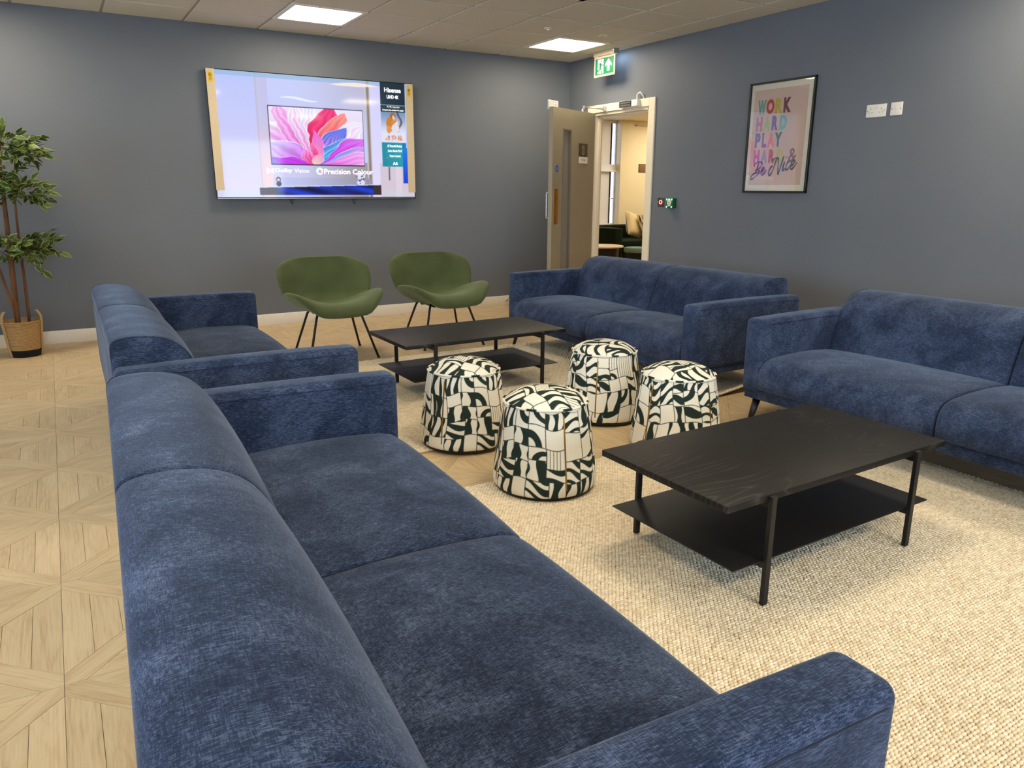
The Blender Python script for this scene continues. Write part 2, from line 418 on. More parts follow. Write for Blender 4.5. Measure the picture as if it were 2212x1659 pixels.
for i in range(len(gx)-1):
    for j in range(len(gy)-1):
        if (i, j) in LIGHTS or (i, j) == VENT: continue
        x1, x0, y1, y0 = gx[i], gx[i+1], gy[j], gy[j+1]
        wx, wy = round(x1-x0-0.022, 4), round(y1-y0-0.022, 4)
        if wx < 0.03 or wy < 0.03: continue
        if (wx, wy) not in _tile_cache:
            _tile_cache[(wx, wy)] = box_mesh('ceiling_tile', (-wx/2, wx/2), (-wy/2, wy/2), (0, 0.018), M_TILE, 0.003, 1, False)
        obj('ceiling_tile', _tile_cache[(wx, wy)], ceil, loc=((x0+x1)/2, (y0+y1)/2, H-0.001))

# --- ceiling light panels
t = NT('light_diffuser'); t.base((0.9, 0.9, 0.85)); t.b.inputs['Emission Color'].default_value = (*PANEL_COLOR, 1)
t.b.inputs['Emission Strength'].default_value = PANEL_STRENGTH; M_DIFF = t.m
M_LFRAME = simple('light_frame', rgb(235, 228, 212), 0.4, grain=0.02)
m_lf = None
for (i, j) in LIGHTS:
    x1, x0, y1, y0 = gx[i], gx[i+1], gy[j], gy[j+1]
    if (i, j) == (1, 1): lab, grp = 'glowing square light panel in the ceiling by the exit sign', None
    elif (i, j) == (5, 1): lab, grp = 'glowing square light panel in the ceiling above the television', None
    else:
        lab = 'ceiling light panel, %s row from television wall, %s, outside photo' % ({1: 'first', 8: 'second', 13: 'third'}[j], {1: 'nearest the poster wall', 5: 'middle column', 9: 'nearest the windows'}[i]); grp = None
    L = thing('ceiling_light', lab, 'light', ((x0+x1)/2, (y0+y1)/2, H), 0, grp)
    if m_lf is None:
        h = 0.297; e = 0.262
        a = multi_box('frame', [((-h, h), (-h, -e), (-0.006, 0.02)), ((-h, h), (e, h), (-0.006, 0.02)), ((-h, -e), (-e, e), (-0.006, 0.02)), ((e, h), (-e, e), (-0.006, 0.02))], M_LFRAME, L, 0.002)
        b = box('diffuser', (-e, e), (-e, e), (0.006, 0.012), M_DIFF, L)
        m_lf = (a.data, b.data)
    else:
        obj('frame', m_lf[0], L); obj('diffuser', m_lf[1], L)

# --- air vent in the ceiling
x1, x0, y1, y0 = gx[VENT[0]], gx[VENT[0]+1], gy[VENT[1]], gy[VENT[1]+1]
V_ = thing('air_vent', 'square louvred air diffuser set in the ceiling at the top edge', 'vent', ((x0+x1)/2, (y0+y1)/2, H))
h = 0.296
multi_box('frame', [((-h, h), (-h, -h+.05), (-0.008, 0.01)), ((-h, h), (h-.05, h), (-0.008, 0.01)), ((-h, -h+.05), (-h, h), (-0.008, 0.01)), ((h-.05, h), (-h, h), (-0.008, 0.01))], M_LFRAME, V_, 0.003)
box('duct', (-h, h), (-h, h), (0.03, 0.04), M_TBAR, V_)
for k, s in enumerate((0.245, 0.185, 0.125, 0.065)):
    z0 = 0.004
    Vv = []; Ff = []
    for q, (a, zz) in enumerate(((s, -0.004), (s-0.04, 0.026), (s-0.042, 0.024), (s-0.002, -0.006))):
        Vv += [(-a, -a, zz), (a, -a, zz), (a, a, zz), (-a, a, zz)]
    for q in range(4):
        for e in range(4): Ff.append((q*4+e, q*4+(e+1) % 4, ((q+1) % 4)*4+(e+1) % 4, ((q+1) % 4)*4+e))
    obj('louvre', mesh_of('louvre', Vv, Ff, M_TBAR), V_)

# --- small ceiling devices
sd = thing('sprinkler_head', 'round recessed ceiling fitting with dark centre beside the light panel by the exit sign', 'sprinkler', (-0.612, -1.365, H))
lathe('rim', [(0.018, -0.001), (0.022, -0.006), (0.042, -0.005), (0.044, 0.0)], M_PLASTIC, sd, 32, cap_bottom=False, cap_top=False)
lathe('nozzle', [(0.0185, 0.002), (0.012, -0.004), (0.004, -0.010)], M_STEEL, sd, 20)
sd2 = thing('smoke_detector', 'small pale domed ceiling detector left of the recessed round fitting', 'detector', (-1.205, -1.375, H))
lathe('base', [(0.036, 0.0), (0.036, -0.006), (0.03, -0.009)], M_PLASTIC, sd2, 28)
lathe('sensor', [(0.014, -0.008), (0.013, -0.018), (0.006, -0.022)], M_PLASTIC, sd2, 20)

# ------------------------------------------------------------------ parquet floor
floor = struct(box('floor', (XL, WR), (YF, WT), (-0.06, -0.012), M_SUBFLOOR))
ST = 0.61; FX0, FY0 = -5.18, -5.143
def clip(poly, a, b, c):      # keep a*x+b*y<=c
    out = []
    for i in range(len(poly)):
        p, q = poly[i], poly[(i+1) % len(poly)]; fp = a*p[0]+b*p[1]-c; fq = a*q[0]+b*q[1]-c
        if fp <= 0: out.append(p)
        if fp*fq < 0:
            t_ = fp/(fp-fq); out.append((p[0]+(q[0]-p[0])*t_, p[1]+(q[1]-p[1])*t_))
    return out
GAP = 0.0005; hw = 0.035; hs = ST/2
pieces = []                    # (outline in piece-local coords, rotation)
r2 = math.sqrt(2)
def strip(u0, u1):            # diagonal strip along local x clipped to tile
    q = [(u0, -hw+GAP), (u1, -hw+GAP), (u1, hw-GAP), (u0, hw-GAP)]
    for (a, b) in ((1, 1), (1, -1), (-1, 1), (-1, -1)): q = clip(q, a/r2, b/r2, hs-GAP)
    return q
pieces.append((strip(-1, 1), PI/4))
pieces.append((strip(hw+GAP, 1), 3*PI/4)); pieces.append((strip(-1, -hw-GAP), 3*PI/4))
for k in range(4):
    y1_ = hs-GAP-0.0763*k; y0_ = y1_-0.0763+2*GAP
    tri = [(-hs, y0_), (hs, y0_), (hs, y1_), (-hs, y1_)]
    tri = clip(tri, 1/r2, -1/r2, -hw-GAP); tri = clip(tri, -1/r2, -1/r2, -hw-GAP)
    if len(tri) >= 3:
        for q in range(4): pieces.append((tri, q*PI/2))
_pm = {}
def piece_mesh(outl):
    key = tuple((round(x, 5), round(y, 5)) for x, y in outl)
    if key in _pm: return _pm[key]
    cx = sum(p[0] for p in outl)/len(outl); cy = sum(p[1] for p in outl)/len(outl)
    n = len(outl); b = 0.0004
    def sc(p, d):
        L = math.hypot(p[0]-cx, p[1]-cy); return (cx+(p[0]-cx)*(1-d/L), cy+(p[1]-cy)*(1-d/L))
    V = [(p[0], p[1], -0.012) for p in outl] + [(p[0], p[1], -b) for p in outl] + [(*sc(p, 0.0007), 0.0) for p in outl]
    F = [(i, (i+1) % n, n+(i+1) % n, n+i) for i in range(n)] + [(n+i, n+(i+1) % n, 2*n+(i+1) % n, 2*n+i) for i in range(n)] + [tuple(range(2*n, 3*n))]
    me = mesh_of('plank', V, F, M_PARQUET); uvl = me.uv_layers.new(name='UVMap')
    for lp in me.loops: uvl.data[lp.index].uv = (V[lp.vertex_index][0], V[lp.vertex_index][1])
    _pm[key] = (me, V, F); return _pm[key]
tiles = []
nx0 = math.floor((XL-FX0)/ST); nx1 = math.ceil((0.0-FX0)/ST); ny0 = math.floor((YF-FY0)/ST); ny1 = math.ceil((0-FY0)/ST)
for i in range(nx0, nx1):
    for j in range(ny0, ny1): tiles.append((FX0+(i+0.5)*ST, FY0+(j+0.5)*ST))
def vis(c):       # tiles the photo shows nearest: left aisle, then the open floor between the rugs
    x, y = c
    if -6.4 < x < -4.8 and y > -6.2: return (0, (x-CAM.x)**2+(y-CAM.y)**2)
    return (1, (x-CAM.x)**2+(y-CAM.y)**2)
tiles.sort(key=vis)
def inside(x, y): return XL < x < -0.0 and YF < y < 0
nsingle = 0; BV, BF, BT, BU = [], [], [], []
for (x, y) in tiles:
    full = XL < x-hs and x+hs < 0.0 and YF < y-hs and y+hs < 0.0
    for (outl, rot) in pieces:
        me, V, F = piece_mesh(outl)
        c, s = math.cos(rot), math.sin(rot)
        if full and nsingle < 285 and vis((x, y))[0] == 0:
            obj('plank', me, floor, loc=(x, y, 0), rot=(0, 0, rot)); nsingle += 1; continue
        if not full:      # planks cut along the walls
            wo = [(x+c*p_[0]-s*p_[1], y+s*p_[0]+c*p_[1]) for p_ in outl]
            for (ca, cb, cc_) in ((1, 0, 0.0), (0, 1, 0.0), (-1, 0, -XL), (0, -1, -YF)): wo = clip(wo, ca, cb, cc_) if len(wo) >= 3 else wo
            if len(wo) < 3: continue
            lo_ = [((q_[0]-x)*c+(q_[1]-y)*s, -(q_[0]-x)*s+(q_[1]-y)*c) for q_ in wo]
            m_ = len(lo_); V = [(*q_, -0.012) for q_ in lo_]+[(*q_, 0.0) for q_ in lo_]
            F = [(i_, (i_+1) % m_, m_+(i_+1) % m_, m_+i_) for i_ in range(m_)]+[tuple(range(m_, 2*m_))]
        P = [(x+c*v[0]-s*v[1], y+s*v[0]+c*v[1], v[2]) for v in V]
        n = len(BV); tone = random.random(); BV += P; BF += [[n+a for a in f] for f in F]
        BT += [tone]*len(P); BU += [(v[0], v[1]) for v in V]
me = mesh_of('planks', BV, BF, M_PARQUET); uvl = me.uv_layers.new(name='UVMap')
at = me.attributes.new('tone', 'FLOAT', 'POINT'); at.data.foreach_set('value', BT)
li = np.empty(len(me.loops), np.int32); me.loops.foreach_get('vertex_index', li)
uvl.data.foreach_set('uv', np.array(BU, np.float32)[li].ravel())
obj('planks', me, floor, kind='stuff')

# ------------------------------------------------------------------ doorway, frame and door leaf
trim = struct(multi_box('trim_1', [((-0.018, 0.0), (DY1, DY1+0.085), (0, DZ+0.075)), ((-0.018, 0.0), (DY0-0.085, DY0), (0, DZ+0.075)), ((-0.018, 0.0), (DY0, DY1), (DZ, DZ+0.075)),
    ((0, WR), (DY1-0.028, DY1), (0, DZ)), ((0, WR), (DY0, DY0+0.028), (0, DZ)), ((0, WR), (DY0, DY1), (DZ-0.028, DZ)),
    ((0.042, 0.075), (DY1-0.045, DY1-0.028), (0, DZ-0.028)), ((0.042, 0.075), (DY0+0.028, DY0+0.045), (0, DZ-0.028)), ((0.042, 0.075), (DY0+0.028, DY1-0.028), (DZ-0.045, DZ-0.028))], M_FRAME, None, 0.002))
mg = box('magnetic_lock', (-0.062, -0.019), (-1.22, -0.945), (2.045, 2.105), M_PLASTIC, trim, 0.003, label='magnetic lock with silver slotted plate on the door head')
multi_box('strike_plate', [((-0.067, -0.062), (-1.135, -0.955), (2.048, 2.102))], M_STEEL, mg)
multi_box('slot', [((-0.0685, -0.066), (-1.135, -0.955), (z, z+0.008)) for z in (2.048, 2.07, 2.094)] + [((-0.0685, -0.066), (y, y+0.008), (2.048, 2.102)) for y in (-1.135, -0.963)], M_DARKHOLE, mg)
tube('conduit', catmull([(-0.03, -1.185, 2.10), (-0.035, -1.19, 2.15), (-0.03, -1.23, 2.165), (-0.012, -1.25, 2.13), (-0.005, -1.25, 2.11)], 5), 0.008, M_PLASTIC, mg, 8)
HINGE = Vector((-0.035, -0.455, 0.008)); DROT = math.atan2(-0.41816, -0.90837)
door = bpy.data.objects.new('door_1', None); door.location = HINGE; door.rotation_euler = (0, 0, DROT); link(door)
door['label'] = 'open taupe fire door with tall narrow glass slot'; door['kind'] = 'structure'
LW, LT, LH = 0.847, 0.045, 2.022
gx0, gx1, gz0, gz1 = 0.485, 0.655, 0.35, 1.835
multi_box('leaf', [((0, gx0), (0, LT), (0, LH)), ((gx1, LW), (0, LT), (0, LH)), ((gx0, gx1), (0, LT), (0, gz0)), ((gx0, gx1), (0, LT), (gz1, LH))], M_DOOR, door)
bd = 0.018
multi_box('glazing_bead', [((gx0, gx0+bd), (-.004, LT+.005), (gz0, gz1)), ((gx1-bd, gx1), (-.004, LT+.005), (gz0, gz1)), ((gx0, gx1), (-.004, LT+.005), (gz0, gz0+bd)), ((gx0, gx1), (-.004, LT+.005), (gz1-bd, gz1))], M_DOOREDGE, door, 0.002)
M_DGLASS = glass_material('fire_glass', 0.06, (0.72, 0.72, 0.70))
_n = M_DGLASS.node_tree; _mk = _n.nodes.new('ShaderNodeMixShader'); _df = _n.nodes.new('ShaderNodeBsdfDiffuse'); _df.inputs['Color'].default_value = (*rgb(186, 180, 168), 1)  # pale diffuse mixed in, standing for the pane's lighter reflection
_out = _n.nodes['Material Output']; _src = _out.inputs['Surface'].links[0].from_socket; _mk.inputs[0].default_value = 0.45
_n.links.new(_src, _mk.inputs[1]); _n.links.new(_df.outputs[0], _mk.inputs[2]); _n.links.new(_mk.outputs[0], _out.inputs['Surface'])
box('glass_panel', (gx0+bd, gx1-bd), (0.018, 0.026), (gz0+bd, gz1-bd), M_DGLASS, door)
M_SIGN = simple('dark_brown_sign', rgb(66, 56, 42), 0.5)
sg = box('room_sign', (0.15, 0.336), (LT, LT+0.004), (1.512, 1.71), M_SIGN, door, 0.001, label='dark brown sign with pictogram above white name panel')
box('name_panel', (0.15, 0.336), (LT+0.004, LT+0.006), (1.512, 1.578), M_PLASTIC, sg)
fr_ = bpy.data.objects.new('sign_print', None); fr_.location = (0.36, LT+0.0065, 1.512); fr_.rotation_euler = (PI/2, 0, PI); link(fr_, sg)
M_PRINTDARK = simple('dark_print', rgb(50, 46, 40), 0.6)
M_PRINTPALE = simple('pale_print', rgb(206, 198, 180), 0.6)
# (lettering sits straight on the sign: children of the sign, in its own frame)
bpy.data.objects.remove(fr_)
def on_door(name, me, parent, x, z, y):
    return obj(name, me, parent, loc=(x, y, z), rot=(PI/2, 0, PI))
on_door('sign_lettering', text_mesh('sign_lettering', 'TV Lounge', 0.092, 0.022, M_PRINTDARK, 0.01), sg, 0.29, 1.535, LT+0.0068)
V, F = [], []
ring = [(0.084+0.026*math.cos(a), 0.045*math.sin(a) + 0.132) for a in np.linspace(0, 2*PI, 33)]
ribbon_geo(ring, 0.004, 0, V, F)
for cy in (0.108, 0.156):
    ribbon_geo([(0.084+0.010*math.cos(a), cy+0.010*math.sin(a)) for a in np.linspace(0, 2*PI, 17)], 0.003, 0, V, F)
ribbon_geo([(0.076, 0.132), (0.092, 0.132)], 0.003, 0, V, F)
on_door('pictogram', mesh_of('pictogram', V, F, M_PRINTPALE), sg, 0.327, 1.512, LT+0.0048)
M_BLUE = simple('blue_sticker', rgb(44, 92, 160), 0.4)
st = lathe('fire_door_sticker', [(0.034, 0.0), (0.034, 0.001)], M_BLUE, door, 32, loc=(0.76, LT, 1.449), rot=(-PI/2, 0, 0), label='round blue fire door sticker')
obj('sticker_lettering', text_mesh('sticker_lettering', 'Fire door', 0.046, 0.010, M_PRINTPALE, 0.01), door, loc=(0.783, LT+0.0014, 1.451), rot=(PI/2, 0, PI))
obj('sticker_lettering', text_mesh('sticker_lettering', 'keep shut', 0.046, 0.010, M_PRINTPALE, 0.01), door, loc=(0.783, LT+0.0014, 1.434), rot=(PI/2, 0, PI))
box('push_plate', (0.727, 0.806), (LT, LT+0.002), (0.91, 1.255), M_BRASS, door, 0.0006, label='brass push plate')
ph = tube('pull_handle', catmull([(0.775, -0.0, 1.215), (0.775, -0.055, 1.215), (0.775, -0.06, 1.20), (0.775, -0.06, 0.985), (0.775, -0.055, 0.97), (0.775, 0.0, 0.97)], 4), 0.010, M_STEEL, door, 10)
M_ARM = simple('white_steel', rgb(214, 214, 206), 0.35, 0.3)
ap = multi_box('lock_armature', [((0.67, 0.84), (-0.025, -0.005), (LH-0.012, LH+0.065)), ((0.67, 0.84), (-0.03, 0.0), (LH-0.02, LH-0.012))], M_ARM, door, 0.003, label='white armature plate above the door edge')
for zx in (0.71, 0.735): lathe('bolt', [(0.008, 0), (0.006, 0.005)], M_STEEL, ap, 12, loc=(zx, -0.0045, LH+0.03), rot=(-PI/2, 0, 0))
cl = tubes('closer_arm', [[(-0.225, -0.56, 2.052), (-0.17, -0.50, 2.085)], [(-0.17, -0.50, 2.085), (-0.035, -0.665, 2.062)]], 0.0075, M_STEEL, trim, 8, label='folding steel door closer arm')
lathe('closer_pivot', [(0.014, 0), (0.014, 0.03)], M_STEEL, cl, 16, loc=(-0.17, -0.50, 2.068))
lathe('closer_pivot', [(0.018, 0), (0.018, 0.04)], M_STEEL, cl, 16, loc=(-0.032, -0.67, 2.045))
lathe('closer_pivot', [(0.014, 0), (0.014, 0.03)], M_STEEL, cl, 16, loc=(-0.225, -0.555, 2.028))

# ------------------------------------------------------------------ side room seen through the doorway
SX1, SY0, SY1, SH = 5.0, -3.0, 3.4, 2.405
struct(box('floor_side', (WR, SX1), (SY0, SY1+2.5), (-0.06, 0.0), M_RUGBACK))
struct(box('ceiling_side', (WR, SX1), (SY0, SY1+0.2), (SH, SH+0.05), M_CREAM))
struct(box('wall_side_east', (SX1, SX1+0.1), (SY0, SY1+0.2), (0, SH), M_CREAM))
struct(box('wall_side_south', (WR, SX1), (SY0-0.1, SY0), (0, SH), M_CREAM))
struct(box('wall_side_west', (WR-0.001, WR+0.02), (WT, SY1), (0, SH), M_CREAM))
WX0, WX1, SWZ = 2.3, 3.42, 0.62
struct(multi_box('wall_side_north', [((WR, WX0), (SY1, SY1+0.25), (0, SH)), ((WX1+0.07, SX1), (SY1, SY1+0.25), (0, SH)), ((WX0, WX1+0.07), (SY1, SY1+0.25), (0, SWZ))], M_CREAM))
M_UPVC = simple('white_upvc', rgb(240, 240, 246), 0.35, grain=0.01)
w4 = struct(multi_box('window_4', [((WX0, WX0+0.06), (SY1+0.14, SY1+0.2), (SWZ, SH)), ((3.13, 3.36), (SY1+0.13, SY1+0.2), (SWZ, SH)), ((WX1+0.06, WX1+0.07), (SY1+0.14, SY1+0.2), (SWZ, SH)),
     ((WX0, WX1+0.07), (SY1+0.12, SY1+0.2), (1.57, 1.68)), ((WX0, WX1+0.07), (SY1+0.14, SY1+0.2), (SWZ, SWZ+0.06)), ((WX0, WX1+0.07), (SY1+0.14, SY1+0.2), (SH-0.05, SH))], M_UPVC, None, 0.003))
box('transom_ledge', (WX0, WX1+0.07), (SY1+0.06, SY1+0.13), (1.555, 1.572), M_UPVC, w4, 0.003)
box('glass_pane', (3.36, WX1+0.06), (SY1+0.165, SY1+0.171), (SWZ+.06, 1.57), M_GLASS, w4)
box('glass_pane', (3.36, WX1+0.06), (SY1+0.165, SY1+0.171), (1.68, SH-.05), M_GLASS, w4)
box('glass_pane', (WX0+0.06, 3.13), (SY1+0.165, SY1+0.171), (SWZ+.06, 1.57), M_GLASS, w4)
box('glass_pane', (WX0+0.06, 3.13), (SY1+0.165, SY1+0.171), (1.68, SH-.05), M_GLASS, w4)
multi_box('gasket', [((3.36, 3.385), (SY1+0.12, SY1+0.19), (SWZ+.06, 1.57)), ((3.36, 3.385), (SY1+0.12, SY1+0.19), (1.68, SH-.05))], M_DARKHOLE, w4)
tube('window_handle', catmull([(3.435, SY1+0.14, 1.10), (3.435, SY1+0.10, 1.10), (3.40, SY1+0.095, 1.105), (3.34, SY1+0.095, 1.11)], 4), 0.008, M_STEEL, w4, 8)
M_CLAD = simple('pale_cladding', rgb(232, 230, 240), 0.6, grain=0.03, scale=3)
facade = struct(box('exterior_facade', (-2, 9), (SY1+2.3, SY1+2.5), (-1, 7), M_RUGBACK))
for k in range(12):
    for q in range(5): box('cladding_panel', (-1.9+q*2.1, 0.18+q*2.1), (SY1+2.27, SY1+2.3), (-1+k*0.62, -1+k*0.62+0.605), M_CLAD, facade)
# light panel of that room (warm)
sl = thing('ceiling_light', 'square ceiling light panel in the room beyond the door, outside the photo', 'light', (1.6, 0.4, SH))
obj('frame', m_lf[0], sl, loc=(0, 0, -0.004)); obj('diffuser', m_lf[1], sl, loc=(0, 0, -0.014))
sl2 = copy_tree(sl); sl2.location = (3.6, 1.5, SH); sl2['label'] = 'square ceiling light panel deep in the room beyond the door, outside the photo'
sl3 = copy_tree(sl); sl3.location = (4.25, 2.5, SH); sl3['label'] = 'added light panel out of view, brightening the far right corner of the room beyond the door'  # extra unseen panel, added only to brighten this room's far wall and window
M_DGREEN = velvet('bottle_green_velvet', rgb(8, 14, 7), rgb(17, 28, 15), rgb(36, 50, 30), 0.0, 0.08, (0.6, 0.9, 0.6))
gs = thing('green_sofa', 'dark green velvet sofa in the room beyond the doorway', 'sofa', (2.50, 2.25, 0))
box('arm', (0, 0.17), (0, 0.92), (0.14, 0.665), M_DGREEN, gs, 0.02); box('arm', (1.75, 1.92), (0, 0.92), (0.14, 0.665), M_DGREEN, gs, 0.02)
box('seat', (0.17, 1.75), (0.02, 0.7), (0.28, 0.47), M_DGREEN, gs, 0.03, 3); box('back', (0.17, 1.75), (0.68, 0.92), (0.14, 0.68), M_DGREEN, gs, 0.03, 3)
box('base', (0.02, 1.9), (0.04, 0.9), (0.13, 0.29), M_DGREEN, gs, 0.01)
for lx in (0.06, 1.86):
    for ly in (0.06, 0.86): lathe('leg', [(0.012, 0), (0.02, 0.14)], M_LEGBLACK, gs, 12, loc=(lx, ly, 0))
def cushion(name, label, size, mat, loc, rot, trimmat=None):
    n = 14; Vc = []; Fc = []
    for sgn in (1, -1):
        for i in range(n+1):
            for j in range(n+1):
                u, v = -1+2*i/n, -1+2*j/n
                th = (max(0, (1-u**4)*(1-v**4)))**0.6*0.07
                k = 1-0.06*(1-abs(u)**2)*abs(v)**2; k2 = 1-0.06*(1-abs(v)**2)*abs(u)**2
                Vc.append((u*size/2*k2, sgn*th, v*size/2*k))
    m_ = (n+1)**2
    for s_ in range(2):
        for i in range(n):
            for j in range(n):
                q = [s_*m_+i*(n+1)+j, s_*m_+(i+1)*(n+1)+j, s_*m_+(i+1)*(n+1)+j+1, s_*m_+i*(n+1)+j+1]
                Fc.append(q if s_ == 0 else q[::-1])
    o = obj(name, mesh_of(name, Vc, Fc, mat, True), None, loc, rot); o['label'] = label; o['category'] = 'cushion'
    s2 = size/2
    if trimmat: tube('piping', [(-s2, 0, -s2), (s2, 0, -s2), (s2, 0, s2), (-s2, 0, s2)], 0.010, trimmat, o, 8, closed=True)
    return o
M_CUSH = simple('cream_linen', rgb(228, 208, 158), 0.9, grain=0.05, scale=300)
def cush_print():
    t = NT('brown_cream_print'); v = t.coord('Object', (1, 1, 1)); wv = t.add('ShaderNodeTexWave'); wv.inputs['Scale'].default_value = 9; wv.inputs['Distortion'].default_value = 7
    t.link(v, wv.inputs['Vector']); t.base(t.ramp(wv.outputs['Fac'], [(0.45, rgb(90, 66, 38)), (0.5, rgb(226, 212, 172))])); t.set(0.9); return t.m
M_CUSH2 = cush_print(); M_PIPE = simple('brown_piping', rgb(96, 70, 42), 0.9)
cushion('cushion', 'plain cream cushion with brown edging on the green sofa', 0.42, M_CUSH, (3.27, 2.72, 0.69), (-0.32, 0.25, 0.25), M_PIPE)
cushion('cushion', 'brown and cream patterned cushion beside the plain one on the green sofa', 0.42, M_CUSH2, (3.50, 2.57, 0.68), (-0.32, -0.15, -0.1), None)
M_OAK = simple('pale_oak', rgb(226, 196, 152), 0.4, grain=0.06, scale=14)
rt = thing('round_table', 'round pale wooden side table just beyond the doorway', 'table', (1.49, 1.26, 0))
lathe('table_top', [(0.0, 0.478), (0.292, 0.478), (0.30, 0.484), (0.30, 0.496), (0.294, 0.502), (0, 0.502)], M_OAK, rt, 48, cap_bottom=False, cap_top=False)
lathe('drum', [(0.22, 0.02), (0.24, 0.478)], M_BLACK, rt, 36)
ot = thing('ottoman', 'low teal ottoman in front of the green sofa beyond the doorway', 'ottoman', (2.72, 1.95, 0))
M_TEAL = simple('teal_fabric', rgb(112, 140, 132), 0.9, grain=0.1, scale=200)
lathe('seat', [(0.20, 0.31), (0.21, 0.32), (0.21, 0.372), (0.20, 0.385), (0.0, 0.388)], M_TEAL, ot, 40, cap_top=False); lathe('base', [(0.17, 0.0), (0.19, 0.31)], M_BLACK, ot, 32)
rd = thing('radiator', 'white column radiator under the window of the room beyond', 'radiator', (2.62, SY1-0.07, 0))
for k in range(14): box('column', (k*0.048, k*0.048+0.03), (-0.03, 0.03), (0.14, 0.62), M_TRIM, rd, 0.008)
box('header', (-0.01, 0.665), (-0.025, 0.025), (0.12, 0.15), M_TRIM, rd); box('header', (-0.01, 0.665), (-0.025, 0.025), (0.615, 0.64), M_TRIM, rd); box('foot', (0.0, 0.03), (-0.02, 0.02), (0.0, 0.13), M_TRIM, rd); box('foot', (0.62, 0.65), (-0.02, 0.02), (0.0, 0.13), M_TRIM, rd)
pc = thing('wall_plaque', 'small brown square plaque on the cream wall beyond the doorway', 'plaque', (3.98, SY1-0.001, 1.62))
box('board', (-0.08, 0.12), (-0.014, 0), (-0.065, 0.07), simple('brown_board', rgb(122, 92, 56), 0.6), pc, 0.002); box('backing', (-0.085, 0.125), (-0.004, 0.001), (-0.07, 0.075), M_SIGN, pc)
rl = thing('wall_rail', 'thin metal rail high on the cream wall beyond the doorway', 'rail', (3.78, SY1-0.001, 2.33))
tube('rod', [(0, -0.05, 0), (0.34, -0.05, 0)], 0.008, M_STEEL, rl); tube('bracket', [(0.01, 0, 0), (0.01, -0.06, 0)], 0.014, M_STEEL, rl); tube('bracket', [(0.33, 0, 0), (0.33, -0.06, 0)], 0.014, M_STEEL, rl)

# ------------------------------------------------------------------ sofas (one built, three copied)
def loft_cushion(name, prof, x0, x1, mat, parent, bulge=None, rnd=0.03, secs=26, **p):
    """closed (y,z) profile swept along x with rounded ends; bulge(y,z,t)->(dy,dz) swells the middle"""
    P = np.array(prof, float); n = len(P)
    nxt = np.roll(P, -1, 0); prv = np.roll(P, 1, 0); tg = nxt-prv; tg /= np.linalg.norm(tg, axis=1)[:, None]+1e-9
    area = 0.5*np.sum(P[:, 0]*nxt[:, 1]-nxt[:, 0]*P[:, 1]); nrm = np.stack([tg[:, 1], -tg[:, 0]], 1)*(1 if area > 0 else -1)
    stations = [x0 + rnd*(1-math.cos(a)) for a in np.linspace(0, PI/2, 6)]
    inset = [rnd*(1-math.sin(a)) for a in np.linspace(0, PI/2, 6)]
    mid = list(np.linspace(x0+rnd, x1-rnd, secs))[1:-1]
    xs = stations + mid + [x1-(s-x0) for s in reversed(stations)]; ins = inset + [0]*len(mid) + inset[::-1]
    V = []; F = []
    for x, d in zip(xs, ins):
        Q = P-nrm*d; t_ = (x-x0)/(x1-x0); e = 1-(2*t_-1)**2
        for (y, z) in Q:
            dy, dz = bulge(y, z, e) if bulge else (0, 0); V.append((x, y+dy, z+dz))
    m = len(xs)
    for i in range(m-1):
        for k in range(n):
            a, b = i*n+k, i*n+(k+1) % n
            F.append((a, b, b+n, a+n) if area < 0 else (a, a+n, b+n, b))
    F.append(tuple(range(n)) if area > 0 else tuple(reversed(range(n))))
    F.append(tuple((m-1)*n+k for k in (reversed(range(n)) if area > 0 else range(n))))
    me = mesh_of(name, V, F, mat, True)
    return obj(name, me, parent, **p), xs
SL, SD, SA, SAH = 2.117, 0.937, 0.113, 0.602
